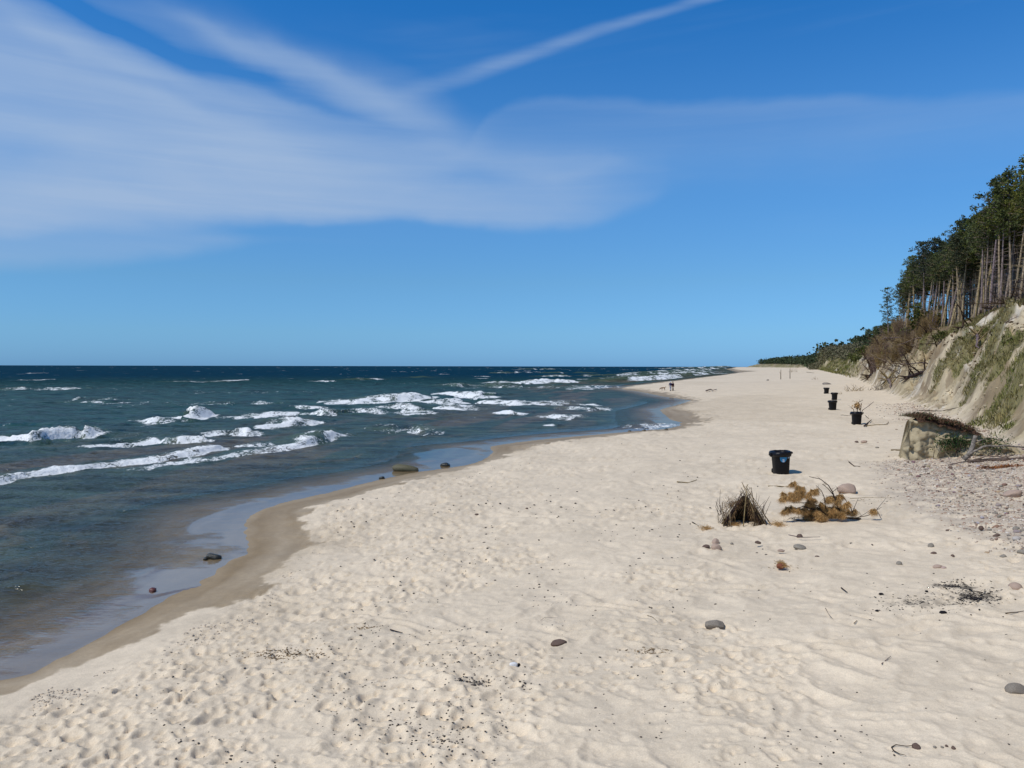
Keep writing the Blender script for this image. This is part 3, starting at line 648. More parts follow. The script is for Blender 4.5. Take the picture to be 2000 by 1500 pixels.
# ================================================================== THINGS
R = random
M_bark = mat('grey_pine_bark', (0.37, 0.29, 0.215), 0.9, 0.1, 0.4, 5, 0.6, objrand=0.22)
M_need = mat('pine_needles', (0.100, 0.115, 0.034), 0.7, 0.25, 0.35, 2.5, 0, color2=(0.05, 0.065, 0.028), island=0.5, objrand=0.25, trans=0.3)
M_needy = mat('bright_pine_needles', (0.15, 0.155, 0.025), 0.7, 0.25, 0.3, 2.5, 0, island=0.5, trans=0.3)
M_leaf = mat('bush_leaves', (0.12, 0.135, 0.025), 0.7, 0.2, 0.3, 3, 0, island=0.5, objrand=0.2, trans=0.3)
M_twig = mat('bare_twigs', (0.27, 0.19, 0.11), 0.9, 0.1, 0.3, 4, 0, island=0.35, objrand=0.25)
M_dead = mat('dead_wood', (0.30, 0.225, 0.155), 0.9, 0.1, 0.45, 7, 0.5, objrand=0.25)
M_darkwood = mat('dark_branch', (0.085, 0.055, 0.038), 0.9, 0.1, 0.4, 9, 0.4, objrand=0.2)
M_greywood = mat('weathered_driftwood', (0.30, 0.26, 0.22), 0.85, 0.15, 0.4, 10, 0.6)
M_brown = mat('dry_brown_needles', (0.62, 0.40, 0.17), 0.85, 0.15, 0.3, 20, 0, color2=(0.36, 0.21, 0.08), island=0.45, trans=0.3)
M_thatch = mat('dark_needle_thatch', (0.24, 0.15, 0.075), 0.9, 0.1, 0.3, 20, 0, color2=(0.10, 0.06, 0.03), island=0.5, trans=0.1)
M_grass = mat('dune_grass', (0.14, 0.165, 0.040), 0.8, 0.1, 0.3, 0.22, 0, color2=(0.27, 0.215, 0.10), island=0.55, trans=0.25)
M_green = mat('green_sprigs', (0.06, 0.10, 0.035), 0.8, 0.1, 0.3, 4, 0, island=0.4, trans=0.2)
M_clay = mat('pale_clay', (0.43, 0.36, 0.235), 0.95, 0.1, 0.25, 2.6, 1.0, bscale=9, color2=(0.34, 0.275, 0.17))
M_turf = mat('brown_turf', (0.115, 0.065, 0.042), 0.95, 0.05, 0.4, 5, 0.9)
M_bin = mat('black_plastic', (0.004, 0.004, 0.0055), 0.55, 0.22, 0.2, 30, 0.05)
M_bag = mat('black_bin_bag', (0.005, 0.004, 0.006), 0.42, 0.3, 0.3, 12, 0.5, bscale=14)
M_dark = mat('dark_rubber', (0.01, 0.01, 0.01), 0.8, 0.2, 0.1, 10, 0.1)
M_blue = mat('blue_print', (0.03, 0.23, 0.46), 0.5, 0.3, 0.15, 10, 0)
M_whitep = mat('white_print', (0.75, 0.78, 0.80), 0.5, 0.3, 0.05, 10, 0)

# ---------------- pines
def pine_meshes(k, H=12.5, needles=None, low=False):
    R.seed(100+k); tr = MB(); br = MB(); cr = MB()
    bend = (R.uniform(-0.5, 0.5), R.uniform(-0.4, 0.4)); n = 9
    pts = [(bend[0]*math.sin(i/n*2.2)*0.6, bend[1]*(i/n)**2, H*0.98*i/n) for i in range(n+1)]
    pts[0] = (0, 0, -0.6)
    tr.tube(pts, [0.125*(1-0.8*i/n)+0.012 for i in range(n+1)], 7)
    def at(h):
        u = h/(H*0.98)*n; i = min(int(u), n-1); f = u-i; a = pts[i]; b = pts[i+1]; return Vector([a[j]*(1-f)+b[j]*f for j in range(3)])
    for i in range(16):            # dead stubs on the bare trunk
        h = R.uniform(1.5, H*0.55); a = R.uniform(0, 6.28); L = R.uniform(0.4, 1.5); p = at(h)
        e = p+Vector((math.cos(a)*L, math.sin(a)*L, R.uniform(-0.3, 0.15)*L)); br.tube([p, e], [0.022, 0.008], 3, False)
    c0 = H*(0.60+0.04*(k % 3)) if k != 1 else H*.36
    nb = 40
    for i in range(nb):
        f = i/(nb-1); h = c0+(H-c0)*f**0.9; a = i*2.4+R.uniform(-.4, .4)
        L = (1.95*(1-f)**0.6*min(1, 0.45+f*2.2)+0.25)*R.uniform(0.55, 1.2); p = at(min(h, H*0.98))
        up = R.uniform(-0.05, 0.25)+f*0.4; d = Vector((math.cos(a), math.sin(a), up)); e = p+d*L
        if L > 0.6: br.tube([p, p+d*L*0.55-Vector((0, 0, 0.05)), e], [0.045*(1-f*.6), 0.03, 0.01], 3, False)
        for q in range(3 if L > 1.0 else 2):
            c = p+d*L*(1.0-0.36*q)+Vector((R.gauss(0, .16), R.gauss(0, .16), R.gauss(0.08, .10))); rr = R.uniform(0.24, 0.44)*(1 if L > .8 else .75)
            for j in range(22):
                v = Vector((R.gauss(0, 1), R.gauss(0, 1), R.gauss(0, 1)*0.55)).normalized()*rr*R.random()**0.4
                cr.leaf(c+v, R.uniform(0.11, 0.24), 0.5)
    return tr.mesh('trunk', M_bark), br.mesh('branch', M_bark), cr.mesh('crown', needles or M_need, False)
PV = []
for k in range(6):
    root = bpy.data.objects.new('pine_tree', None); tm, bm_, cm = pine_meshes(k, 12.5, M_needy if k == 5 else None); PV.append((tm, bm_, cm))
    bpy.data.objects.remove(root)
def place_pine(x, y, h, lean=(0, 0), rz=0, k=None, label='', group=None):
    k = R.randrange(5) if k is None else k; tm, bm_, cm = PV[k]
    s = h/12.5
    o = link('pine_tree', None, None, (x, y, gz(x, y)-0.1)); o.rotation_euler = Euler((lean[1], lean[0], 0)); o.scale = (s, s, s)
    q = Matrix.Rotation(rz, 4, 'Z')
    for nme, me in (('trunk', tm), ('branches', bm_), ('crown', cm)):
        c = link(nme, me, o); c.rotation_euler = (0, 0, rz)
        if nme != 'trunk': c['kind'] = 'stuff'
    tag(o, label, 'tree', group); return o
R.seed(11)
GF = 'pines with bare trunks along the bluff edge'; GB = 'pines standing deeper in the wood'; GD = 'pines on the farther rise'
LF = 'tall grey trunked pine in the front row along the bluff edge'; LB = 'dark pine in the rows behind the front trunks on the bluff'; LD = 'dark pine in the lower far clump beyond the brush'
spec = {}
def tx(y): return float(np.interp(y, TREE[:, 1], TREE[:, 0]))
cnt = 0
for row in range(5):
    step = 1.62 if row < 2 else 3.2; y = 55+R.random()*2
    while y < 150:
        off = 0.2+row*2.6+R.uniform(-0.7, 0.9); ym = min(1, (y-40)/30)
        h = R.uniform(10.9, 14.0)+(0.5*row if row < 3 else 1)-(0.9 if y < 76 else 0)-(2.4 if y > 142 else 1.2 if y > 126 else 0)
        ln = (math.radians(R.uniform(-1, 10)), math.radians(R.uniform(-3, 4))) if row < 2 else (math.radians(R.uniform(-2, 3)), 0)
        kk = 5 if (y < 84 and R.random() < 0.55) else None
        place = 'at the right end of the wood' if y < 72 else 'right of the middle of the wood' if y < 92 else 'in the middle of the wood' if y < 118 else 'toward the left end of the wood'
        if row < 2: lb = ('yellow green ' if kk else 'grey trunked ')+('leaning' if ln[0] > math.radians(3) else 'upright')+' '+'pine on the bluff edge '+place; gp = lb.replace('pine', 'pines')
        else: lb = ('yellow green' if kk else 'dark')+' pine behind the front trunks '+place; gp = lb.replace('pine', 'pines')
        if row >= 2: lb = ['', '', 'second rank ', 'third rank ', 'rearmost '][row]+lb.replace(' behind the front trunks', ''); gp = lb.replace('pine', 'pines')
        place_pine(tx(y)+off, y, h, ln, R.random()*6.28, kk if kk else R.choice([0, 2, 3, 4]) if y < 138 else R.randrange(5), lb, gp); cnt += 1
        y += step*R.uniform(0.75, 1.25)
# ones that stand out
place_pine(tx(118)-1.0, 118, 11.5, (math.radians(27), 0), 1.0, 2, 'pine leaning steeply to the right across its neighbours, rooted below the bluff edge'); cnt += 1
place_pine(tx(100)-1.2, 100, 12, (math.radians(16), 0), 2.0, 3, 'pale trunked pine tilting right out of the front row above the sand face'); cnt += 1
place_pine(tx(152)-0.6, 153.5, 10.8, (math.radians(-2), 0), 2.5, 1, 'leftmost pine of the tall wood, its boughs showing against the sky'); cnt += 1
place_pine(tx(70)+1.5, 71, 13.4, (0, 0), 0.3, 5, 'tallest yellow green pine rising at the right edge of the photo'); cnt += 1
while cnt < 296:
    y = R.uniform(236, 430); off = R.uniform(0, 18); 
    place_pine(tx(y)+off+2, y, R.uniform(8.6, 10.8)*(1.0 if y < 330 else 0.9), (0, 0), R.random()*6.28, None, 'dark pine in the lower far clump, '+('nearest the tall wood' if y < 290 else 'halfway along it' if y < 350 else 'toward its far left end'), GD+(' near the tall wood' if y < 290 else ' halfway along' if y < 350 else ' at the far end')).scale *= 1.0
    cnt += 1

# ---- joined distant woods (stuff)
def leaf_cloud(centers, rads, nleaf, size, squash=0.6):
    """numpy cloud of quads round many centres"""
    c = np.repeat(np.array(centers), nleaf, 0); r = np.repeat(np.array(rads), nleaf); n = len(c)
    v = rng.normal(size=(n, 3)); v /= np.linalg.norm(v, axis=1)[:, None]; v[:, 2] *= squash
    p = c+v*(r*rng.random(n)**0.4)[:, None]
    d = rng.normal(size=(n, 3))+[0, 0, .3]; d /= np.linalg.norm(d, axis=1)[:, None]; o = np.cross(d, rng.normal(size=(n, 3))); o /= np.linalg.norm(o, axis=1)[:, None]
    sz = (np.broadcast_to(size, (n,)) if np.ndim(size) == 0 else np.repeat(size, nleaf))*rng.uniform(.7, 1.3, n)
    a = p; b = p+d*sz[:, None]*.5-o*sz[:, None]*.45; e = p+d*sz[:, None]; f = p+d*sz[:, None]*.5+o*sz[:, None]*.45
    V = np.stack([a, b, e, f], 1).reshape(-1, 3); F = np.arange(n*4).reshape(-1, 4); return V, F
def np_mesh(name, V, F, material, smooth=False):
    me = bpy.data.meshes.new(name); V = np.asarray(V, np.float32); F = np.asarray(F, np.int32); k = F.shape[1]
    me.vertices.add(len(V)); me.vertices.foreach_set('co', V.ravel()); me.loops.add(F.size); me.loops.foreach_set('vertex_index', F.ravel())
    me.polygons.add(len(F)); me.polygons.foreach_set('loop_start', np.arange(0, F.size, k, dtype=np.int32)); me.polygons.foreach_set('loop_total', np.full(len(F), k, np.int32))
    if smooth: me.polygons.foreach_set('use_smooth', np.ones(len(F), bool))
    me.materials.append(material); me.update(calc_edges=True); return me
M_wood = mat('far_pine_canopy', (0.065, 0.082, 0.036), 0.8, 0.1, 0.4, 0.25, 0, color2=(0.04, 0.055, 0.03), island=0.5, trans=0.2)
def stuff(name, V, F, m, label): return tag(link(name, np_mesh(name, V, F, m)), label, name.replace('_', ' '), kind='stuff')
# deep wood behind the individual pines
cs = []; rs = []; sz = []; tk = MB()
def bulk(n, y0, y1, o0, o1, sc=None, yp=1.0):
    y = y0+(y1-y0)*rng.random(n)**yp; off = rng.uniform(o0, o1, n)
    if sc: off = off*(0.5+y/1500)
    x = np.interp(y, TREE[:, 1], TREE[:, 0])+off; return [tuple(float(q) for q in v) for v in zip(x, y, height(x, y, False))]
for i, (x, y, z) in enumerate(bulk(340, 48, 165, 13, 34)):
    h = R.uniform(11, 13.5)
    for j in range(9): f = R.random(); cs.append((x+R.gauss(0, 1.0), y+R.gauss(0, 1.0), z+h*((0.45+0.50*f) if j < 7 else 0.02+0.4*f))); rs.append(1.2*(1-f*.5)); sz.append(0.34)
    tk.tube([(x, y, z-0.4), (x+R.gauss(0, .4), y, z+h*0.8)], [0.16, 0.08], 4, False)
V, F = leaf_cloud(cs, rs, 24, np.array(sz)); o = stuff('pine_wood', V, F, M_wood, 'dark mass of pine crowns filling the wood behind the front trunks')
tag(link('background_trunks', tk.mesh('background_trunks', M_bark)), 'shaded bare trunks far back inside the wood on the bluff', 'tree trunks', kind='stuff')
cs = []; rs = []; sz = []
for x, y, z in bulk(500, 245, 450, 2, 34):
    h = R.uniform(7.6, 10)
    for j in range(5): f = R.random(); cs.append((x+R.gauss(0, 1.3), y+R.gauss(0, 1.3), z+h*(0.12+0.85*f))); rs.append(1.6*(1-f*.4)); sz.append(0.9)
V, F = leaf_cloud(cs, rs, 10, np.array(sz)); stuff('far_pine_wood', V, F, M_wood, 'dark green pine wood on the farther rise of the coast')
cs = []; rs = []; sz = []
for x, y, z in bulk(2600, 560, 2160, -2, 90, 1, 1.1):
    h = R.uniform(7, 12)*(0.8 if y < 800 else 1.15)
    for j in range(3): f = R.random(); cs.append((x+R.gauss(0, 3), y+R.gauss(0, 3), z+h*(0.05+0.9*f))); rs.append(3.2); sz.append(2.4)
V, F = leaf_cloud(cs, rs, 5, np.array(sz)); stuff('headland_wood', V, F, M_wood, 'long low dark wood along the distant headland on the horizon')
# brushy slope between the far clump and the promontory
M_scrub = mat('grey_brown_scrub', (0.15, 0.125, 0.08), 0.9, 0.05, 0.4, 0.3, 0, color2=(0.085, 0.095, 0.05), island=0.4)
cs = []; rs = []; sz = []
for x, y, z in bulk(1500, 330, 620, -7, 16):
    for j in range(3): cs.append((x+R.gauss(0, .9), y+R.gauss(0, .9), z+R.uniform(0.1, 4.2))); rs.append(1.1); sz.append(0.8)
V, F = leaf_cloud(cs, rs, 6, np.array(sz), 1.1); stuff('scrub', V, F, M_scrub, 'grey brown leafless scrub covering the far end of the bluff')

# ---------------- shrubs on the bluff
def bare_shrub_mesh(k, H=2.6):
    R.seed(300+k); b = MB()
    for i in range(34):
        a = R.uniform(0, 6.28); sp = R.uniform(0.1, 1.1); L = H*R.uniform(0.6, 1.05); p = Vector((math.cos(a)*0.25*R.random(), math.sin(a)*0.25*R.random(), -0.2))
        e = Vector((math.cos(a)*sp, math.sin(a)*sp, L)); m = p.lerp(e, 0.5)+Vector((R.gauss(0, .12), R.gauss(0, .12), 0)); b.tube([p, m, e], [0.035, 0.022, 0.008], 3, False)
        for j in range(5):
            q = p.lerp(e, R.uniform(0.35, 0.95)); d = Vector((R.gauss(0, .4), R.gauss(0, .4), R.uniform(0.1, .6))); b.tube([q, q+d], [0.014, 0.005], 3, False)
    return b.mesh('stems', M_twig)
SH = [bare_shrub_mesh(k) for k in range(4)]
def bush_mesh(k, H=1.5, m=None):
    R.seed(330+k); b = MB()
    for i in range(26):
        a = R.uniform(0, 6.28); rr = R.random()**.6*H*0.65; c = Vector((math.cos(a)*rr, math.sin(a)*rr, H*R.uniform(0.15, 0.95)*(1-0.35*rr/H)))
        for j in range(20): b.leaf(c+Vector((R.gauss(0, .17), R.gauss(0, .17), R.gauss(0, .14))), R.uniform(.12, .24), 0.5)
    return b.mesh('foliage', m or M_leaf, False)
BU = [bush_mesh(k) for k in range(3)]
def bush_stem():
    b = MB()
    for i in range(6): a = i*1.05; b.tube([(0, 0, -0.2), (math.cos(a)*.2, math.sin(a)*.2, .5), (math.cos(a)*.5, math.sin(a)*.5, 1.1)], [.04, .03, .01], 4, False)
    return b.mesh('stem', M_twig)
BS = bush_stem()
R.seed(21)
for i in range(95):
    y = R.uniform(122, 235) if i < 80 else R.uniform(112, 124); off = -R.uniform(0.0, 4.2) if i < 80 else -R.uniform(0, 1.5); x = tx(y)+off
    o = link('bare_shrub', None, None, (x, y, gz(x, y)), (0, 0, R.random()*6.28), R.uniform(0.7, 1.25)*(1.0 if y < 160 else 1.2)); link('stems', SH[i % 4], o)['kind'] = 'stuff'
    tag(o, ('leafless shrub '+('right under the tall pines' if y < 135 else 'on the slope left of the tall pines' if y < 180 else 'on the slope in front of the far clump')+(', high on the slope' if off > -3.2 else ', low on the slope')) if i < 80 else 'leafless shrub on the bluff edge below the steeply leaning pine', 'shrub', 'leafless shrubs '+('under the pines' if y < 135 else 'left of the pines' if y < 180 else 'before the far clump')+(' high' if off > -3.2 else ' low') if i < 80 else 'leafless shrubs on the bluff edge')
BUSHPOS = [((1814, 632), 2.7, 'rounded yellow green bush among the trunks at the left of the pine wood'), ((1770, 660), 1.2, 'small green bush low in the brown brush'),
           ((1690, 702), 3.0, 'dark green bush low on the bluff where the far dune begins'), ((1672, 708), 2.2, 'second green bush beside the bottom of the far slope'), ((1840, 668), 1.0, 'low green bush at the foot of the leaning trunk'), ((1742, 640), 1.6, 'olive bush between the brown brush and the first tall pine')]
for i, (pp, sc, lb) in enumerate(BUSHPOS):
    g = ground(*pp); o = link('leafy_bush', None, None, g, (0, 0, R.random()*6), sc); link('foliage', BU[i % 3], o)['kind'] = 'stuff'; link('stems', BS, o)['kind'] = 'stuff'; tag(o, lb, 'bush')

# ---------------- fallen wood on the bluff
def branch_mesh(k, L=3.0, r=0.07, forks=7, m=None, name='dead_branch', rootplate=False):
    R.seed(400+k); b = MB(); pts = [Vector((0, 0, 0))]; d = Vector((1, 0, 0.0))
    for i in range(6): d = (d+Vector((0, R.gauss(0, .16), R.gauss(0, .10)))).normalized(); pts.append(pts[-1]+d*L/6)
    st = MB(); st.tube(pts, [r*(1-0.7*i/6) for i in range(7)], 6)
    for i in range(forks):
        j = R.randrange(1, 6); p = pts[j]; e = Vector((R.uniform(0.2, .9), R.gauss(0, .6), R.uniform(-0.1, .8))).normalized()*L*R.uniform(.15, .4)
        m1 = p+e*0.5+Vector((0, 0, R.gauss(0, .05)*L)); b.tube([p, m1, p+e], [r*.45, r*.3, r*.1], 4, False)
        for q in range(2): u = p.lerp(p+e, R.uniform(.4, .9)); b.tube([u, u+Vector((R.gauss(0, 1), R.gauss(0, 1), R.gauss(.3, 1)))*L*.07], [r*.18, r*.06], 3, False)
    if rootplate:
        for i in range(18): a = R.uniform(0, 6.28); b.tube([(0, 0, 0), (R.uniform(-.3, 0), math.cos(a)*.3, math.sin(a)*.3), (R.uniform(-.5, .1), math.cos(a)*.8, math.sin(a)*.8)], [r*.7, r*.4, r*.1], 4, False)
    return st.mesh(name, m or M_dead), b.mesh('side_twigs', m or M_dead)
DB = [branch_mesh(k, 3.0, 0.07, 10, M_dead if k % 2 else M_darkwood) for k in range(6)]
FL = [branch_mesh(20+k, 6.0, 0.16, 4, M_dead if k else M_darkwood, 'fallen_trunk', True) for k in range(2)]
def link2(name, pair, parent=None, loc=None, rot=None, scale=None):
    o = link(name, pair[0], parent, loc, rot, scale); link('side_twigs', pair[1], o)['kind'] = 'stuff'; return o
def lay(pair, name, pa, pb, lift=0.05, sc=1.0, roll=None):
    """lay a mesh built along +x from photo point a to photo point b on the ground"""
    me = pair[0]; a = ground(*pa); b = ground(*pb); d = b-a; L = max(d.length, .2); L = min(L, a.y*0.09); print('lay', pa, a.y, b.y, L); q = d.to_track_quat('X', 'Z')
    xs = [v.co.x for v in me.vertices]; s = L/max(xs)
    o = link2(name, pair, None, a+Vector((0, 0, lift))); o.rotation_euler = q.to_euler(); o.scale = (s, s*sc, s*sc); return o
R.seed(31)
for i, (a, b, me, lb) in enumerate([
    ((1775, 738), (1826, 700), 0, 'fallen dark trunk lying up the slope below the brush'), ((1735, 742), (1775, 712), 1, 'fallen trunk with roots at the bottom of the brown brush'),
    ((1880, 642), (1928, 615), 0, 'dark log lying on the top edge of the bluff under the pines'), ((1965, 632), (1993, 612), 1, 'short dark log on the upper bank at the right edge'),
    ((1700, 735), (1740, 700), 0, 'bleached trunk sliding down the pale slope at left'), ((1910, 655), (1945, 640), 1, 'brown fallen trunk just under the grassy brow')]):
    tag(lay(FL[me], 'fallen_trunk', a, b, 0.1, 1.0), lb, 'fallen trunk')
for i in range(70):
    y = R.uniform(96, 200); u = R.uniform(0.25, 0.95); xf = float(np.interp(y, FOOT[:, 1], FOOT[:, 0])); xt = tx(y); x = xf+(xt-xf)*u
    o = link2('dead_branch', DB[i % 6], None, (x, y, gz(x, y)+0.05), (R.gauss(0, .4), R.uniform(-.9, .1), R.uniform(2.4, 4.2)), R.uniform(0.6, 1.5))
    lb = ('pale' if i % 2 else 'dark brown')+' dead branch '+('low' if u < .45 else 'halfway up' if u < .7 else 'high')+' on the slope '+('where the sand face ends' if y < 120 else 'under the brown brush' if y < 160 else 'left of the brush'); tag(o, lb, 'branch', lb.replace('branch', 'branches'))
for i in range(26):
    px = R.uniform(1935, 2030); py = 612-(px-1935)*0.35+R.uniform(-26, 4); g = ground(px, max(py, 575))
    o = link2('dead_branch', DB[i % 6], None, g+Vector((0, 0, R.uniform(0, .6))), (R.gauss(0, .5), R.uniform(-1.3, .1), R.uniform(0, 6.28)), R.uniform(0.5, 1.0))
    lb = ('pale' if i % 2 else 'dark')+' crooked dead branch in the tangle at the right edge of the wood'; tag(o, lb, 'branch', lb.replace('branch', 'branches'))
# brush piles at the foot
def pile_thing(px, py, w, h, n, m, name, label, cat, stick='stick'):
    g = ground(px, py); root = link(name, None, None, g); k = mpp(g); w *= k; h *= k; b = MB()
    for i in range(n):
        b = MB(); x = R.uniform(-.5, .5)*w; p = Vector((x, R.uniform(-.3, .3)*w*.6, -0.03)); hh = h*R.uniform(.4, 1)*(1-(abs(x)/w)**2*1.5)
        e = p+Vector((R.gauss(0, .35)*w*.6, R.gauss(0, .2)*w*.5, hh)); b.tube([p, p.lerp(e, .5)+Vector((R.gauss(0, .04)*w, 0, 0)), e], [.03, .022, .008], 4, False)
        link(stick, b.mesh(stick, m), root)
    tag(root, label, cat); return root
pile_thing(1668, 764, 34, 16, 26, M_twig, 'brush_pile', 'low pile of brown twigs at the foot of the slope behind the bins', 'brush pile')
pile_thing(1722, 762, 46, 20, 34, M_darkwood, 'brush_pile', 'dark heap of branches where the sand face meets the beach', 'brush pile')
pile_thing(1551, 727, 14, 11, 22, M_twig, 'brush_pile', 'distant upright bundle of sticks beside the two poles', 'brush pile')
pile_thing(1594, 741, 18, 7, 9, M_twig, 'brush_pile', 'small scatter of driftwood on the beach beyond the farthest bin', 'driftwood')
pile_thing(1640, 770, 10, 6, 5, M_twig, 'brush_pile', 'few short stakes of driftwood right of the second farthest bin', 'driftwood')
for (px, py, h, lb) in [(1525, 741, 19, 'left of two thin upright poles far down the beach'), (1543, 739.5, 20, 'right of two thin upright poles far down the beach')]:
    g = ground(px, py); k = mpp(g); b = MB(); b.tube([(0, 0, -.3), (R.gauss(0, .05), 0, h*k*.5), (R.gauss(0, .08), 0, h*k)], [.11, .09, .06], 6); b.tube([(0, 0, h*k*.6), (-.5, 0, h*k*.75)], [.05, .03], 4)
    tag(link('pole', b.mesh('pole', M_darkwood), None, g), lb, 'pole')

# ---------------- grass on the bluff (stuff)
def blades(name, n, ylo, yhi, bl, bw, per, label, m, spread=0.16, yp=1.0):
    y = ylo+(yhi-ylo)*rng.random(n)**yp; xf = np.interp(y, FOOT[:, 1], FOOT[:, 0]); xt = np.interp(y, TREE[:, 1], TREE[:, 0]); x = xf-0.5+(xt-xf+3)*rng.random(n)
    s, t, t2 = fields(x, y); tp = np.clip(t, 0, None); p = np.where(t2 < 0, tp/(tp+np.abs(t2)+1e-6), 1.0)
    gm = grass_mask(x, y, t, p); k = rng.random(n) < gm*gm; x = x[k]; y = y[k]; z = height(x, y); n = len(x)
    X = np.repeat(x, per)+rng.normal(size=n*per)*spread; Y = np.repeat(y, per)+rng.normal(size=n*per)*spread; Z = np.repeat(z, per)-0.06
    N = len(X); L = bl*rng.uniform(.55, 1.25, N); an = rng.random(N)*6.28; ln = rng.uniform(.1, .75, N); w = bw*rng.uniform(.6, 1.3, N)
    a2 = rng.random(N)*6.28; wx = np.cos(a2)*w/2; wy = np.sin(a2)*w/2
    b = np.stack([X, Y, Z], -1); wv = np.stack([wx, wy, 0*wx], -1); mid = b+np.stack([np.cos(an)*ln*L*.35, np.sin(an)*ln*L*.35, L*.6], -1); tip = b+np.stack([np.cos(an)*ln*L, np.sin(an)*ln*L, L*(1-.25*ln)], -1)
    V = np.stack([b-wv, b+wv, mid+wv*.7, tip, mid-wv*.7], 1).reshape(-1, 3); F = np.arange(N*5).reshape(-1, 5)
    print(name, N); stuff(name, V, F, m, label)
blades('bluff_grass', 34000, 24, 130, 0.36, 0.036, 6, 'tufts of olive dune grass growing in patches on the sandy bluff', M_grass, yp=1.3)
blades('far_dune_grass', 26000, 130, 800, 0.75, 0.22, 2, 'thin grass covering the far dunes at the foot of the bluff', M_grass, 0.5, yp=1.2)

# ---------------- stones
def stone_mesh(k, m, sub=2, flat=0.62):
    bm = bmesh.new(); bmesh.ops.create_icosphere(bm, subdivisions=sub, radius=1.0); R.seed(500+k)
    ax = Vector((R.uniform(.8, 1.25), R.uniform(.7, 1.0), flat*R.uniform(.8, 1.2))); cuts = [(Vector((R.gauss(0, 1), R.gauss(0, 1), R.gauss(0, 1))).normalized(), R.uniform(.62, .9)) for _ in range(6)]
    for v in bm.verts:
        for nrm, d in cuts:
            q = v.co.dot(nrm)
            if q > d: v.co -= nrm*(q-d)*0.85
        v.co *= R.uniform(.96, 1.04); v.co = Vector((v.co.x*ax.x, v.co.y*ax.y, v.co.z*ax.z))
    me = bpy.data.meshes.new('stone'); bm.to_mesh(me); bm.free(); me.materials.append(m); me.polygons.foreach_set('use_smooth', [True]*len(me.polygons)); return me
M_st = mat('mixed_stone', (0.4, 0.35, 0.3), 0.85, 0.2, 0.3, 3, 0.4, ramp=('obj', (0.30, 0.20, 0.165), (0.42, 0.34, 0.29), (0.20, 0.185, 0.175), (0.50, 0.44, 0.38), (0.34, 0.22, 0.19), (0.27, 0.25, 0.235), (0.62, 0.58, 0.53), (0.40, 0.28, 0.24)))
M_stI = mat('mixed_pebbles', (0.4, 0.35, 0.3), 0.85, 0.2, 0.3, 3, 0.2, ramp=('isl', (0.30, 0.205, 0.155), (0.44, 0.345, 0.27), (0.20, 0.18, 0.155), (0.52, 0.44, 0.35), (0.34, 0.235, 0.18), (0.47, 0.40, 0.32), (0.62, 0.56, 0.48), (0.40, 0.315, 0.25)))
M_dpeb = mat('dark_pebbles', (0.09, 0.075, 0.065), 0.8, 0.2, 0.3, 3, 0.1, island=0.6)
M_pink = mat('pink_granite', (0.46, 0.33, 0.25), 0.85, 0.2, 0.3, 9, 0.4, color2=(0.33, 0.25, 0.20)); M_grey = mat('grey_stone', (0.33, 0.29, 0.235), 0.85, 0.2, 0.3, 9, 0.4)
M_bst = mat('brown_stone', (0.17, 0.115, 0.09), 0.85, 0.2, 0.3, 9, 0.4); M_wst = mat('white_stone', (0.74, 0.73, 0.71), 0.8, 0.2, 0.1, 9, 0.3); M_rst = mat('dark_red_stone', (0.16, 0.05, 0.04), 0.4, 0.4, 0.3, 9, 0.3)
M_algae = mat('algae_stone', (0.085, 0.085, 0.035), 0.6, 0.3, 0.4, 6, 0.6, color2=(0.14, 0.12, 0.085)); M_char = mat('charcoal', (0.016, 0.014, 0.016), 0.85, 0.2, 0.3, 9, 0.4); M_wetst = mat('wet_dark_stone', (0.045, 0.042, 0.028), 0.35, 0.5, 0.4, 8, 0.5)
STC = [('pinkish', (0.42, 0.30, 0.235)), ('grey', (0.24, 0.225, 0.21)), ('pale', (0.56, 0.51, 0.46)), ('brown', (0.22, 0.155, 0.125)), ('reddish', (0.30, 0.18, 0.15)), ('sandy', (0.42, 0.345, 0.28))]
STM = [(c[0], stone_mesh(k, mat(c[0]+'_stone', c[1], 0.85, 0.2, 0.3, 12, 0.3, objrand=0.15))) for k in range(3) for c in STC]
def stone(px, py, w, h, m, label, cat='stone', k=0, name='stone', sink=0.35, group=None, rz=None, aspect=1.0, water=False):
    g = ground(px, py) if not water else Vector((*[float(q) for q in on_z(px, py)], 0.0))
    kk = mpp(g); me = stone_mesh(600+int(px*7+py), m, 3, 1.0)
    o = link(name, me, None, g+Vector((0, w*kk*.3, h*kk*(.5-sink*.5)*.0)));
    o.scale = (w*kk/2/1.0, w*kk/2*aspect, h*kk*0.62); o.location.z = g.z+h*kk*0.62*(0.18 if not water else 0.25); o.rotation_euler = (0, R.uniform(-.15, .15), 0)
    if m: pass
    return tag(o, label, cat, group)
R.seed(41)
stone(1660, 960, 36, 19, M_pink, 'large pink granite stone on the sand behind the brown pine branch', 'stone')
stone(1397, 1226, 46, 17, mat('speckled_grey', (.42, .36, .29), .9, .2, .5, 30, .5), 'flat grey rock half buried in the open sand left of the charcoal', 'rock', aspect=.7)
stone(1092, 1261, 28, 13, M_bst, 'brown angular rock lying alone on the sand near bottom centre', 'rock')
stone(1004, 1301, 16, 8, M_wst, 'small white stone beside the patch of dark pebbles', 'stone'); stone(1013, 1301, 9, 6, M_char, 'black lump touching the small white stone', 'stone')
stone(1381, 1071, 17, 9, M_bst, 'left stone of the reddish trio below the stick shelter', 'stone'); stone(1401, 1072, 20, 12, M_pink, 'right stone of the reddish trio below the stick shelter'); stone(1399, 1062, 16, 14, M_pink, 'pink stone standing behind the trio below the stick shelter')
stone(1482, 1061, 13, 7, M_bst, 'small brown stone between the reddish trio and the grey stone'); stone(1563, 1050, 11, 8, M_bst, 'small dark red stone just below the pine branch')
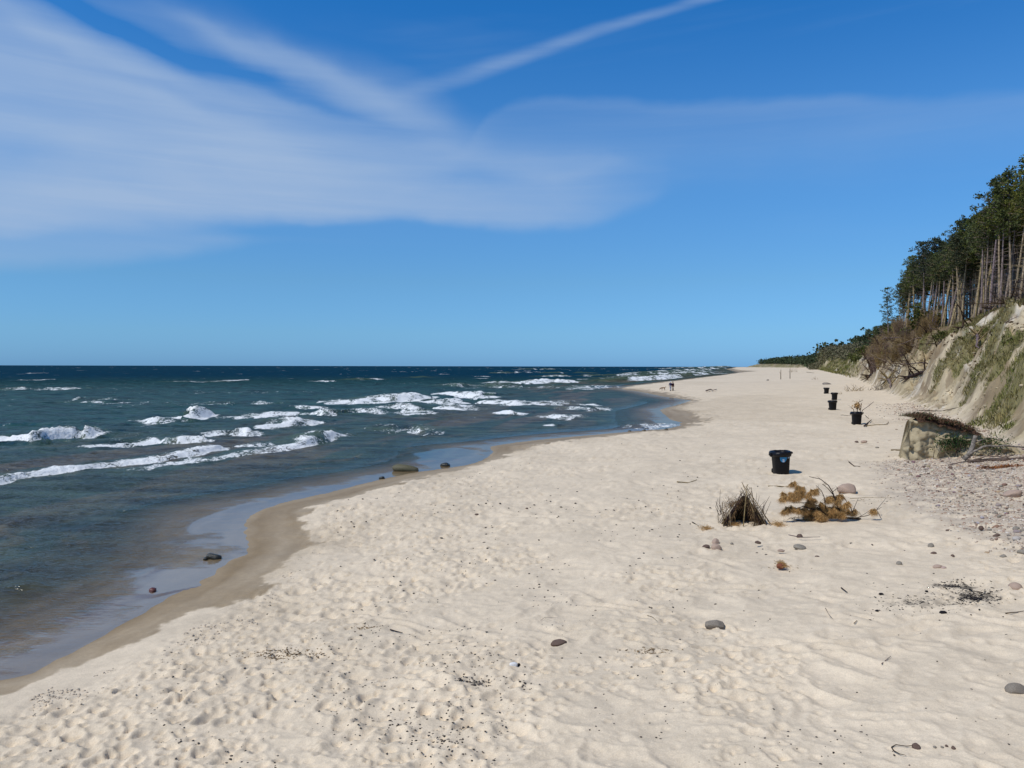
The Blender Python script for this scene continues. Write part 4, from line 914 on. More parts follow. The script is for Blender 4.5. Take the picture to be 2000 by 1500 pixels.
stone(1565, 1072, 28, 10, M_grey, 'grey blue stone with a thin stick lying over it', 'stone'); stone(1527, 1077, 14, 5, M_pink, 'flat pale stone left of the grey blue stone'); stone(1526, 1108, 17, 9, mat('rusty_clump', (0.24, 0.09, 0.05), 0.9, 0.1), 'rust red clump on the sand below the grey blue stone', 'clump')
stone(1597, 1088, 8, 4, M_bst, 'tiny brown stone right of the flat pale stone'); stone(1430, 1064, 8, 5, M_grey, 'tiny grey stone right of the reddish trio')
stone(1988, 1151, 26, 14, M_pink, 'pink rounded stone at the right edge above the charcoal line'); stone(1990, 1355, 34, 20, mat('speckled_grey', (.42, .36, .29), .9, .2, .5, 30, .5), 'speckled grey rock at the right edge of the lower sand')
stone(1792, 1463, 17, 13, M_bst, 'dark pointed stone at the end of the curved stick near the bottom'); stone(1827, 1462, 9, 6, M_grey, 'pale flat pebble right of the dark pointed stone'); stone(1864, 1463, 9, 7, M_bst, 'brown pebble at the right of the bottom row'); stone(1850, 1459, 7, 5, M_bst, 'small dark pebble in the bottom row'); stone(1841, 1461, 7, 4, M_grey, 'grey brown pebble in the middle of the bottom row')
stone(1844, 1199, 12, 8, M_char, 'square black lump of burnt wood at the lower edge of the charcoal', 'charcoal'); stone(1723, 1162, 12, 5, M_char, 'dark stone left of the charcoal patch'); stone(1714, 1194, 8, 4, M_char, 'black bit at the left end of the charcoal scatter', 'charcoal'); stone(1811, 1157, 8, 6, M_char, 'black nub on the upper charcoal streak', 'charcoal')
stone(1758, 1103, 14, 8, M_grey, 'grey brown stone below the stony ground'); stone(1834, 1109, 16, 7, M_pink, 'reddish stone in the short row of stones'); stone(1844, 1110, 12, 6, mat('pale_pink_stone', (0.52, 0.38, 0.33), .85, .2), 'pale pink stone in the short row of stones'); stone(1962, 1089, 14, 7, M_grey, 'low grey stone right of the short row'); stone(1825, 1082, 10, 5, M_bst, 'brown oval pebble above the short row of stones'); stone(1862, 1087, 8, 6, M_bst, 'small dark brown stone above the short row')
stone(1820, 1069, 12, 10, M_grey, 'pointed grey stone standing at the edge of the shingle'); stone(1918, 1033, 10, 9, M_bst, 'upright dark red stone in the sparse shingle'); stone(1851, 1037, 7, 4, M_bst, 'little dark stone below the shingle'); stone(1985, 968, 34, 16, M_pink, 'big reddish stone in the shingle at the right edge')
stone(1690, 864, 14, 6, M_pink, 'flat pinkish slab on the sand beyond the pale clay block', aspect=.6); stone(1674, 865, 9, 6, M_bst, 'dark brown stone left of the flat pinkish slab'); stone(1714, 875, 7, 4, M_grey, 'grey pebble right below the flat pinkish slab'); stone(1617, 751, 16, 5, M_greywood, 'low brown hump on the beach behind the farthest bin', 'rock')
stone(931, 1006, 8, 5, M_bst, 'small dark stone on the smooth sand near the left'); stone(1029, 994, 6, 4, M_bst, 'small stone in the middle of the trampled sand'); stone(1500, 743, 6, 3, M_char, 'dark lump far along the beach left of the poles')
stone(745, 936, 12, 9, M_wetst, 'small wet stone at the water edge left of the green rock', 'stone', water=True)
stone(790, 921, 46, 17, M_algae, 'algae covered boulder standing in the shallow water', 'boulder', water=True, aspect=.6); stone(869, 911, 23, 10, M_wetst, 'dark rounded stone in the blue shallow pool', 'stone', water=True)
stone(414, 1093, 32, 15, M_wetst, 'dark wet rock in the thin shore water', 'rock', water=True, aspect=.7); stone(400, 1094, 10, 7, M_wetst, 'small wet stone touching the dark shore rock', 'stone', water=True)
stone(297, 1156, 15, 9, M_rst, 'dark red wet stone in the thin shore water', 'stone', water=True)
for i, (px, py) in enumerate([(1302, 840), (1258, 842), (1230, 843)]): stone(px, py, 7, 4, M_wetst, ['dark stone at the inner corner of the shallow bay', 'dark stone at the water edge below the bay', 'leftmost dark stone along the far water edge'][i], water=True)

# shingle: the larger stones one by one, the rest joined
shx0, shx1 = SHP[:, 0].min(), SHP[:, 0].max(); shy0, shy1 = SHP[:, 1].min(), SHP[:, 1].max()
def in_shingle(n, power=1.0):
    out = []
    while len(out) < n:
        x = rng.uniform(shx0, shx1, 4000); y = rng.uniform(shy0, shy1, 4000); t = right_of(x, y, FOOT)
        d = pdist(x, y, np.vstack([SHP, SHP[:1]]))*np.where(inside(x, y, SHP), 1, -1)
        w = ss(d, -0.5, 1.5)*(0.10+0.9*ss(x-0.30*y+0.6*pn(x*.8, y*.8, 77), 3.8, 7.4)**power)
        k = rng.random(4000) < w; out += list(zip(x[k], y[k]))
    return np.array(out[:n])
P = in_shingle(255, 2.0); hz = height(P[:, 0], P[:, 1]); R.seed(51)
for i, (x, y) in enumerate(P):
    s = R.choice([.045, .05, .06, .07, .09]); cn, sm_ = STM[R.randrange(len(STM))]; o = link('shingle_stone', sm_, None, (x, y, hz[i]+s*.25), (R.gauss(0, .2), R.gauss(0, .2), R.random()*6.28), (s, s, s))
    u = x/y; pl = 'at the right edge' if u > .63 else 'right of its middle' if u > .60 else 'in its middle' if u > .56 else 'at its left fringe'; dp = 'near the long log' if y > 26 else 'halfway down' if y > 21.5 else 'low on the beach'
    lb = f"{'large' if s > .065 else 'medium' if s > .048 else 'small'} {cn} stone of the shingle {pl}, {dp}"; tag(o, lb, 'stone', lb.replace('stone', 'stones'))
ICO = bmesh.new(); bmesh.ops.create_icosphere(ICO, subdivisions=1, radius=1.0); IV = np.array([v.co[:] for v in ICO.verts]); IF = np.array([[v.index for v in f.verts] for f in ICO.faces]); ICO.free()
def scatter(name, x, y, z, rad, m, label, flat=0.6, el=1.5, cat=None):
    n = len(x); an = rng.random(n)*6.28; c = np.cos(an); s = np.sin(an); sc = np.stack([rad*rng.uniform(1, el, n), rad*rng.uniform(.7, 1, n), rad*flat*rng.uniform(.7, 1.2, n)], -1)
    v = IV[None]*sc[:, None]*rng.uniform(.8, 1.15, (n, len(IV), 1)); X = v[..., 0]*c[:, None]-v[..., 1]*s[:, None]+x[:, None]; Y = v[..., 0]*s[:, None]+v[..., 1]*c[:, None]+y[:, None]; Z = v[..., 2]+z[:, None]+rad[:, None]*.15
    V = np.stack([X, Y, Z], -1).reshape(-1, 3); F = (IF[None]+(np.arange(n)*len(IV))[:, None, None]).reshape(-1, 3)
    return tag(link(name, np_mesh(name, V, F, m, True)), label, cat or name.replace('_', ' '), kind='stuff')
P = in_shingle(16000, 1.3); rr = 0.011+0.032*rng.random(len(P))**2.0; scatter('shingle', P[:, 0], P[:, 1], height(P[:, 0], P[:, 1]), rr, M_stI, 'pink and grey shingle spread over the sand below the bank')
y = rng.uniform(34, 80, 2600); x = np.interp(y, FOOT[:, 1], FOOT[:, 0])-np.abs(rng.normal(0, 2.0, len(y))); scatter('foot_stones', x, y, height(x, y), 0.02+0.06*rng.random(len(y))**2, M_stI, 'strip of small stones along the foot of the bluff')
# dark pebbles strewn on the sand, denser toward bottom centre
def px_scatter(boxes):
    X = []; Y = []
    for (x0, y0, x1, y1, n, pw) in boxes:
        if pw == 'g': px = rng.normal((x0+x1)/2, (x1-x0)/4, n); py = rng.normal((y0+y1)/2, (y1-y0)/4, n)
        else: px = rng.uniform(x0, x1, n); py = rng.uniform(y0, y1, n)
        a, b = on_z(px, py, 0.6); X.append(a); Y.append(b)
    X = np.concatenate(X); Y = np.concatenate(Y); s = sdist(X, Y, DRY, DRYP); k = s > 0.5; return X[k], Y[k]
x, y = px_scatter([(450,1130,1150,1500,800,'g'),(300,1200,1050,1500,650,'u'),(650,960,1350,1200,560,'u'),(0,950,2000,1500,560,'u'),(1150,1130,1700,1500,130,'u'),(600,860,1500,1000,340,'u')])
k = ss(fbm(x*.7, y*.7, 4, 701), -0.25, .35) > rng.random(len(x))*.95; x = x[k]; y = y[k]
rr = (0.006+0.013*rng.random(len(x))**1.5)*np.clip(y/11, .9, 2.2); scatter('dark_pebbles', x, y, height(x, y), rr, M_dpeb, 'small dark pebbles strewn over the pale sand')
x, y = px_scatter([(885,1292,965,1308,110,'g'),(1003,1306,1040,1322,14,'g'),(840,1385,925,1420,26,'g'),(1395,1494,1425,1500,4,'u')]); scatter('pebble_cluster', x, y, height(x, y), 0.010+0.008*rng.random(len(x)), M_dpeb, 'tight cluster of dark pebbles near the small white stone')
x, y = px_scatter([(1860,1158,1955,1190,900,'g'),(1820,1143,1915,1160,260,'g'),(1700,1165,1880,1200,200,'g'),(1690,1140,1960,1215,70,'u')]); scatter('charcoal_bits', x, y, height(x, y), 0.005+0.014*rng.random(len(x))**2, M_char, 'black charcoal crumbs in a streak at the lower right', 0.4, 2.5)
x, y = px_scatter([(470,1222,650,1244,380,'g'),(1230,1250,1320,1264,110,'g'),(690,1186,740,1194,60,'g'),(1480,1098,1570,1112,40,'g'),(1650,900,1780,915,120,'u'),(1650,970,1760,985,60,'g')]); scatter('wrack_crumbs', x, y, height(x, y), 0.006+0.012*rng.random(len(x))**2, mat('wrack', (0.30, 0.21, 0.12), .9, .1, island=.4), 'brown crumbs of dried wrack lying on the trampled sand', 0.5, 2.4)
# crumbs of sand thrown up by feet along the edge of the dry sand
n = 1700; kx = rng.uniform(60, 1150, n); ky = np.interp(kx, [p[0] for p in sorted(DRY_PX)[:24]], [p[1] for p in sorted(DRY_PX)[:24]])+np.abs(rng.normal(0, 26, n)); x, y = on_z(kx, ky, .35); s = sdist(x, y, DRY, DRYP); k = (s > 0.15) & (pn(x*1.1, y*1.1, 711) > 0.0)
M_clod = mat('sand_clods', (0.60, 0.50, 0.385), .95, .1, .2, 8, .4, island=.12); x = x[k]; y = y[k]; scatter('sand_clods', x, y, height(x, y), 0.008+0.016*rng.random(len(x))**1.5, M_clod, 'crumbled clods of pale sand along the edge of the wet sand', .7, 1.5)

# lumps of soil, sand and rootlets lying on the bluff face
M_soil = mat('dark_soil_clods', (.15, .10, .06), .95, .05, .4, 5, .6, island=.4)
def face(n, lo, hi, y0=24, y1=200):
    y = y0+(y1-y0)*rng.random(n)**1.4; u = rng.uniform(lo, hi, n); xf = np.interp(y, FOOT[:, 1], FOOT[:, 0]); xt = np.interp(y, TREE[:, 1], TREE[:, 0]); x = xf+(xt-xf)*u; al = .33*x+.94*y
    k = pn(al*.25, u*5, 731)+.6*pn(al*.8, u*14, 732) > .05; return x[k], y[k]
x, y = face(9000, .25, 1.0); scatter('soil_clods', x, y, height(x, y), 0.03+0.13*rng.random(len(x))**3, M_soil, 'dark crumbs and lumps of soil scattered down the bluff face', .7, 1.8)
x, y = face(6000, .0, .9); scatter('sandy_lumps', x, y, height(x, y), 0.03+0.14*rng.random(len(x))**3, mat('ochre_lumps', (.47, .39, .26), .95, .05, .3, 5, .5, island=.25), 'crumbled lumps of ochre sand lying on the bluff face', .7, 1.6)
tb = MB(); R.seed(77)
x, y = face(700, .45, 1.0, 40, 200); z = height(x, y)
for a, b_, c in zip(x, y, z):
    p = Vector((a, b_, c)); d = Vector((R.gauss(-.6, .5), R.gauss(-.1, .6), R.gauss(-.35, .35)))*R.uniform(.3, 1.3); tb.tube([p, p+d*.5+Vector((0, 0, .12)), p+d], [.03, .02, .008], 4, False)
tag(link('hanging_roots', tb.mesh('hanging_roots', M_darkwood)), 'thin dark roots and twigs hanging down the upper bluff', 'roots', kind='stuff')

# ---------------- rubbish bins
def ring(w, d, z, n=20, p=4.0, ox=0.0, wob=0.0, seed=0):
    r = random.Random(seed); out = []
    for i in range(n):
        a = 2*PI*(i+.5)/n; c = math.cos(a); s = math.sin(a); q = (abs(c)**p+abs(s)**p)**(-1/p)
        out.append(Vector((ox+c*q*w/2*(1+wob*r.uniform(-1, 1)), s*q*d/2*(1+wob*r.uniform(-1, 1)), z+wob*0.25*r.uniform(-1, 1))))
    return out
def loft(rings, close0=True, close1=False):
    b = MB(); n = len(rings[0])
    for r in rings: b.v += r
    for i in range(len(rings)-1):
        for k in range(n): b.f.append((i*n+k, i*n+(k+1) % n, (i+1)*n+(k+1) % n, (i+1)*n+k))
    if close0: b.f.append(tuple(reversed(range(n))))
    if close1: b.f.append(tuple((len(rings)-1)*n+k for k in range(n)))
    return b
def bin_thing(px, py, label, seed, sticker=False, rz=0.0, tilt=0.0, bag=1.0, hs=1.0):
    g = ground(px, py); g.y += 0.25; g.z = gz(g.x, g.y); root = link('rubbish_bin', None, None, g-Vector((0, 0, .03)), (0, tilt, rz)); root.scale = (1, 1, hs); H = 0.86
    body = loft([ring(.52, .52, 0), ring(.54, .54, .04), ring(.58, .61, .45), ring(.62, .68, H-.09), ring(.64, .70, H-.07), ring(.64, .70, H-.0), ring(.59, .65, H), ring(.57, .63, H-.08), ring(.50, .52, .1)], True, True)
    link('body', body.mesh('body', M_bin), root)
    rim = loft([ring(.64, .71, H-.10), ring(.68, .77, H-.09), ring(.69, .78, H-.02), ring(.65, .74, H+.015), ring(.585, .665, H+.01), ring(.56, .64, H-.05)], False); link('rim', rim.mesh('rim', M_bin), root)
    bg = loft([ring(.66, .74, H-.15, 24, 3.5, 0, .03, seed), ring(.71*bag, .79, H-.13, 24, 3.5, -.015, .04, seed+1), ring(.735*bag, .82, H-.07, 24, 3.5, -.02, .05, seed+2), ring(.73*bag, .81, H+.005, 24, 3.5, -.01, .04, seed+3), ring(.70, .78, H+.045, 24, 3, 0, .03, seed+4), ring(.58, .66, H+.035, 24, 3, 0, .03, seed+5), ring(.50, .56, H-.15, 24, 3, 0, .06, seed+6)], False)
    bm2 = link('bag_liner', bg.mesh('bag_liner', M_bag), root)
    for sx, w, dz in ((-1, .075, -.09), (1, .05, -.03)):
        k = stone_mesh(900+seed+sx, M_bag, 2, 1.0); o = link('bag_knot', k, root, (sx*.42, -.05, H+dz), (0, sx*.6, 0), (w, w*1.1, w*1.1))
    for sx in (-1, 1):
        w = MB(); w.tube([(sx*.20-.025, .30, .10), (sx*.20+.025, .30, .10)], [.10, .10], 14); link('wheel', w.mesh('wheel', M_dark), root)
    h = MB(); h.tube([(-.24, .36, H-.06), (-.24, .43, H-.03), (.24, .43, H-.03), (.24, .36, H-.06)], .018, 6); link('handle', h.mesh('handle', M_bin), root)
    if sticker:
        def yf(z): return -(0.26+(0.34-0.26)*(z-.04)/(H-.13))-0.012
        s = MB(); n = 14; zc = H-.16; c = Vector((-.03, yf(zc)-.004, zc)); s.v.append(c); 
        for i in range(n+1): a = PI+PI*i/n; z = zc+math.sin(a)*.20; s.v.append(Vector((-.03+math.cos(a)*.14, yf(z)-.004, z)))
        for i in range(n): s.f.append((0, i+1, i+2))
        so = link('sticker', s.mesh('sticker', M_blue, False), root); s.v = [Vector(v) for v in s.v]
        f = MB(); z0 = zc-.19; y0 = yf(z0+.06)-.009
        f.box((-.045, y0, z0+.05), (.018, .004, .10)); f.box((-.005, y0, z0+.05), (.016, .004, .09)); f.box((-.03, y0-.001, z0+.105), (.07, .003, .02)); link('printed_figure', f.mesh('printed_figure', M_whitep, False), so)
        w = MB(); z1 = H-.21; w.quad(Vector((.13, yf(z1)-.004, z1)), Vector((.20, yf(z1)-.004, z1-.0)), Vector((.21, yf(z1+.05)-.004, z1+.05)), Vector((.14, yf(z1+.05)-.004, z1+.05))); link('pale_label', w.mesh('pale_label', mat('pale_print', (.25, .33, .40), .5, .3, .1), False), root)
    tag(root, label, 'bin', 'black wheeled bins down the beach'); return root
bin_thing(1530, 924, 'nearest black bin, with a blue and white sticker on its front', 1, True, 0.05, -0.035)
bin_thing(1676, 829, 'black bin with dead pine branches sticking up out of it', 2, False, -.1, 0.0, hs=1.02)
bin_thing(1628.5, 801, 'middle black bin standing alone on open sand, its bag sagging to the left', 3, False, .15, -.03)
bin_thing(1631.5, 781.5, 'second farthest black bin, just right of the farthest one', 4, False, -.05, .0)
bin_thing(1615.5, 769, 'farthest black bin down the beach, smallest in the row', 5, False, .1, .0)
# branches stuck in the second bin
g = ground(1676, 829); g.y += .25; g.z = gz(g.x, g.y)+.5; k = mpp(g)
def up_branch(pts, r, m=M_darkwood, label='', foliage=None, name='dead_branch'):
    root = link(name, None, None, g); b = MB(); P = [Vector(((p[0]-1676)*k, R.uniform(-.1, .1), (808-p[1])*k+.35)) for p in pts]; P[0].z = 0.0
    b.tube(P, [r*(1-.6*i/len(P)) for i in range(len(P))], 5); 
    for i in range(3): u = P[-2].lerp(P[-1], R.random()); b.tube([u, u+Vector((R.gauss(0, .15), R.gauss(0, .1), R.uniform(.05, .25)))], [r*.4, r*.1], 3)
    link('stem', b.mesh('stem', m), root)
    if foliage:
        f = MB()
        for i in range(220): c = Vector(((foliage[0]-1676)*k+R.gauss(0, .13), R.gauss(0, .1), (808-foliage[1])*k+.35+R.gauss(0, .13))); f.leaf(c, R.uniform(.05, .13), 0)
        link('dry_needles', f.mesh('dry_needles', M_brown, False), root)
    tag(root, label, 'branch')
R.seed(61)
up_branch([(1676, 815), (1678, 800), (1680, 788), (1687, 784)], .03, label='upright dead branch with brown needles in the bin', foliage=(1677, 795))
up_branch([(1672, 815), (1670, 802), (1664, 797)], .025, label='short twig leaning left out of the bin')
up_branch([(1684, 815), (1688, 804), (1700, 795), (1710, 787)], .03, label='long bare branch reaching right from the bin', m=M_dead)
up_branch([(1682, 815), (1685, 800), (1684, 790)], .028, label='grey stick standing at the back of the bin', m=M_dead)
# sticks on the sand (thing each)
def sand_stick(pts, r, label, m=M_darkwood, lift=0.02, twigs=0, name='stick', cat='stick', top=None):
    P = [ground(*p) for p in pts]; o0 = P[0].copy(); Q = [p-o0+Vector((0, 0, lift)) for p in P]
    if top:
        for i, h in enumerate(top): Q[i].z += h
    b = MB(); n = len(Q); b.tube(Q, [r*(1-.55*i/max(1, n-1)) for i in range(n)], 6)
    tw = MB()
    for i in range(twigs): j = R.randrange(n-1); u = Q[j].lerp(Q[j+1], R.random()); tw.tube([u, u+Vector((R.gauss(0, .12), R.gauss(0, .1), R.uniform(.03, .25)))], [r*.35, r*.1], 3)
    o = tag(link(name, b.mesh(name, m), None, o0), label, cat)
    if twigs: link('side_twigs', tw.mesh('side_twigs', m), o)['kind'] = 'stuff'
    return o
R.seed(71)
sand_stick([(1688, 834), (1702, 822)], .06, 'thick dark stick lying right of the bin with branches', lift=.08)
sand_stick([(1692, 833), (1715, 831), (1730, 831), (1736, 826)], .035, 'forked bare branch on the sand right of the bin with branches', M_dead, twigs=6, lift=.06)
sand_stick([(1642, 811), (1655, 812), (1668, 812)], .02, 'thin twig lying left of the bin with branches', twigs=1)
sand_stick([(1690, 812), (1697, 818), (1690, 819)], .02, 'bent twig fallen beside the bin with branches')
sand_stick([(1540, 1052), (1565, 1057), (1602, 1056)], .012, 'thin straight stick over the grey blue stone', M_dead, lift=.09)
sand_stick([(1322, 942), (1345, 944), (1361, 938)], .022, 'dark crooked stick on the sand far left of the bin', M_dead)
sand_stick([(1500, 951), (1520, 951), (1540, 952)], .03, 'flat brown stick below the nearest bin', M_dead, name='stick')
sand_stick([(1352, 1021), (1364, 1028)], .014, 'short twig left of the stick shelter')
sand_stick([(1658, 903), (1668, 911), (1680, 912)], .022, 'thin dark twig left of the shingle', twigs=2)
sand_stick([(1740, 880), (1775, 880)], .05, 'low bleached stick left of the clay block', M_dead)
sand_stick([(1720, 1012), (1712, 1004), (1730, 992)], .01, 'thin twig reaching up at the edge of the shingle', M_dead, top=[0, .1, .25])
sand_stick([(1746, 1470), (1741, 1463), (1750, 1458), (1770, 1461), (1788, 1459)], .007, 'thin curved stick beside the dark pointed stone near the bottom'); sand_stick([(1746, 1470), (1757, 1476), (1770, 1479)], .006, 'short end of the curved stick at the bottom')
sand_stick([(1722, 1299), (1740, 1284)], .007, 'short straight twig on the rippled sand at lower right', M_dead)
sand_stick([(1612, 1190), (1618, 1201), (1626, 1211)], .006, 'thin dark stem on the sand right of the flat grey rock', M_dead); sand_stick([(1668, 1220), (1674, 1214)], .008, 'tiny dark twig below the charcoal scatter')
sand_stick([(1964, 1200), (1985, 1198), (2004, 1195)], .010, 'dark stick at the right edge level with the charcoal')
sand_stick([(762, 1232), (773, 1235), (786, 1238)], .012, 'dark pointed stick on the trampled sand left of centre'); sand_stick([(1056, 1214), (1064, 1208), (1090, 1209)], .004, 'thin curved straw above the brown rock', M_dead)
sand_stick([(1264, 1204), (1274, 1207), (1284, 1216)], .005, 'bent straw on the sand right of the brown rock', M_dead); sand_stick([(1643, 1150), (1655, 1159)], .012, 'brown splinter left of the charcoal')
sand_stick([(1379, 766), (1388, 763), (1392, 765), (1400, 763)], .12, 'long twisted piece of driftwood on the far sand right of the two people', M_dead, lift=.25, name='driftwood', cat='driftwood')
sand_stick([(1790, 802), (1840, 803), (1872, 796)], .035, 'thin dark branch lying at the foot of the sand face', name='dead_branch', cat='branch'); sand_stick([(1660, 975), (1690, 973), (1745, 974)], .01, 'line of fine twigs right of the pink granite stone', M_dead)
sand_stick([(1575, 727), (1590, 729)], .1, 'small dark log on the distant beach', lift=.1, name='driftwood', cat='driftwood')

# ---------------- clay block fallen from the bank
def clay_block():
    g = ground(1830, 892); k = mpp(g); root = link('clay_block', None, None, g)
    def X(px): return (px-1830)*k
    def Z(py): return (892-py)*k
    prof = [(1774, 892, 822), (1782, 892, 820), (1800, 891, 819), (1830, 890, 826), (1862, 888, 832), (1890, 884, 842), (1930, 884, 856), (1975, 884, 872), (2000, 884, 880)]
    b = MB(); nz = 22; ny = 9; nx = len(prof)*9
    xs = np.linspace(1774, 2000, nx)
    verts = []
    for i, px in enumerate(xs):
        top = np.interp(px, [p[0] for p in prof], [p[2] for p in prof]); bot = np.interp(px, [p[0] for p in prof], [p[1] for p in prof])+8
        for j in range(nz+ny):
            if j < nz: f = j/(nz-1); z = Z(bot)+(Z(top)-Z(bot))*f; yy = -0.30+0.34*f
            else: f = (j-nz+1)/ny; z = Z(top)+0.10*math.sin(f*PI)-(Z(top)+.5)*f**4; yy = 0.04+min(1.9, .55+i*.12)*f
            lean = (-.14+.20*(z/1.3)**1.0)*max(0, 1-i/14)
            n = float(fbm(np.array([X(px)*1.5]), np.array([z*1.7+yy]), 4, 801, .6)[0])*.26-0.10*max(0.0, 1-abs(z-.62-.18*math.sin(X(px)*2))/.07)
            b.v.append(Vector((X(px)+lean+n*.4, yy+n*(1 if j < nz else .3)-(0.25*math.sin((px-1774)/226*2.2)), z+n*.3)))
    m = nz+ny
    for i in range(nx-1):
        for j in range(m-1): a = i*m+j; b.f.append((a, a+m, a+m+1, a+1))
    b.f.append(tuple(reversed(range(m)))); b.f.append(tuple((nx-1)*m+j for j in range(m)))
    body = link('clay_body', b.mesh('clay_body', M_clay), root)
    # turf lid
    t = MB()
    for i, px in enumerate(np.linspace(1785, 1905, 18)):
        top = np.interp(px, [p[0] for p in prof], [p[2] for p in prof]); w = 0.0
        for j in range(6):
            f = j/5; n = R.gauss(0, .03); t.v.append(Vector((X(px)-.05+n, -.30+R.uniform(-.02, .07)+min(1.7, .35+i*.14)*f-.25*math.sin((px-1774)/226*2.2), Z(top)+.03+.13*math.sin(min(1, f*1.4)*PI)+n*1.6-(R.uniform(.06, .2) if j == 0 else 0))))
    for i in range(17):
        for j in range(5): a = i*6+j; t.f.append((a, a+6, a+7, a+1))
    link('turf', t.mesh('turf', M_turf), root)
    gr = MB(); br = MB()
    for i in range(4200):
        px = R.uniform(1780, 1905)
        if R.random() < .5: px = R.gauss(1812, 12)
        top = np.interp(px, [p[0] for p in prof], [p[2] for p in prof]); yy = R.uniform(-.3, 1.2)-.25*math.sin((px-1774)/226*2.2); p = Vector((X(px), yy, Z(top)+.10)); L = R.uniform(.05, .26)
        a = R.uniform(0, 6.28); d = Vector((math.cos(a)*.5, math.sin(a)*.5, 1)).normalized()*L; w = Vector((math.sin(a), -math.cos(a), 0))*.007; (br if R.random() < .65 else gr).tri(p-w, p+w, p+d)
    for cx_, cz_, n_ in ((1800, .12, 900), (1812, .20, 900), (1835, .10, 900), (1856, .12, 800), (1878, .08, 600)):
        for i in range(n_):
            top = np.interp(cx_, [p[0] for p in prof], [p[2] for p in prof]); p = Vector((X(cx_)+R.gauss(0, .12), R.uniform(-.32, .7)-.25*math.sin((cx_-1774)/226*2.2), Z(top)+.06+abs(R.gauss(0, cz_*.7))))
            (gr if R.random() < .22 else br).leaf(p, R.uniform(.03, .08), .3)
    for i in range(1500):
        px = R.gauss(1852, 18) if R.random() < .7 else R.gauss(1925, 18); py = R.gauss(862, 8); p = Vector((X(px), -.42-.15*math.sin((px-1774)/226*2.2)+R.uniform(-.15, .15), Z(py))); gr.leaf(p, R.uniform(.03, .09), .4)
    link('grass_tuft', gr.mesh('grass_tuft', M_green, False), root)['kind'] = 'stuff'; link('dry_heather', br.mesh('dry_heather', mat('dry_heather', (.16, .09, .055), .9, .1, island=.4), False), root)['kind'] = 'stuff'
    tag(root, 'pale clay block fallen from the bank, topped with brown turf and green sprigs', 'clay block')
clay_block()
R.seed(81)
def log_px(pts, r0, r1, m, label, cat='log', name='driftwood_log', dy=-.5, twigs=3, base=None):
    g = ground(*(base or (1880, 900))); k = mpp(g); b = MB(); Q = [Vector(((p[0]-1880)*k, dy+R.uniform(-.04, .04)+(p[2] if len(p) > 2 else 0), (900-p[1])*k)) for p in pts]
    # finer wobble
    W = []
    for i in range(len(Q)-1):
        for f in (0, .33, .66): W.append(Q[i].lerp(Q[i+1], f)+Vector((0, R.gauss(0, .012), R.gauss(0, .012))))
    W.append(Q[-1]); n = len(W); b.tube(W, [r0+(r1-r0)*i/(n-1) for i in range(n)], 8)
    tw = MB()
    for i in range(twigs): j = R.randrange(1, n-1); u = W[j]; d = Vector((R.gauss(0, .3), R.gauss(-.1, .1), R.uniform(-.02, .3))); tw.tube([u, u+d*.5, u+d], [r1*.5, r1*.35, r1*.1], 4)
    o = tag(link(name, b.mesh(name, m), None, g), label, cat); link('side_twigs', tw.mesh('side_twigs', m), o)['kind'] = 'stuff'; return o
log_px([(1868, 894), (1880, 882), (1886, 868), (1890, 848)], .11, .075, M_greywood, 'pale grey stump leaning up against the clay block', twigs=1)
log_px([(1872, 884), (1900, 870), (1940, 866), (1985, 871)], .05, .03, M_greywood, 'smooth pale branch arching over the right of the clay block', dy=-.65, twigs=4)
log_px([(1872, 898), (1900, 896), (1940, 893), (1975, 892), (2040, 888)], .09, .07, mat('brown_log', (.17, .125, .10), .9, .1, .4, 9, .6), 'long brown log lying along the shingle at the right edge', dy=-.7, twigs=5)
log_px([(1830, 903), (1850, 899), (1880, 895)], .03, .015, M_dead, 'thin crooked branch on the stones in front of the clay block', dy=-.8, twigs=4)
log_px([(1885, 893), (1910, 886), (1935, 889), (1960, 884)], .03, .015, M_dead, 'tangled bare branch between the stump and the long log', dy=-.75, twigs=8)
for i in range(7):
    x = R.uniform(1800, 1870); log_px([(x, 890), (x+R.uniform(-8, 8), 880), (x+R.uniform(-12, 14), 866-R.uniform(0, 14))], .012, .005, M_darkwood, 'thin bare twig growing up the front of the clay block', 'twig', 'twig', -.5, 2)['group'] = 'bare twigs on the clay block'
g0 = ground(1955, 915)
b = MB(); k = mpp(g0)
for i in range(900): b.leaf(Vector((R.gauss(0, 22)*k, R.gauss(0, .1), abs(R.gauss(0, 3))*k)), R.uniform(.03, .08), -.2)
tag(link('rusty_fronds', b.mesh('rusty_fronds', mat('rust_fronds', (.28, .115, .045), .9, .1, island=.35), False), None, g0, (0, -0.08, 0)), 'rust brown mat of dead needles lying on the grey sand by the log', 'dead needles', kind='stuff')

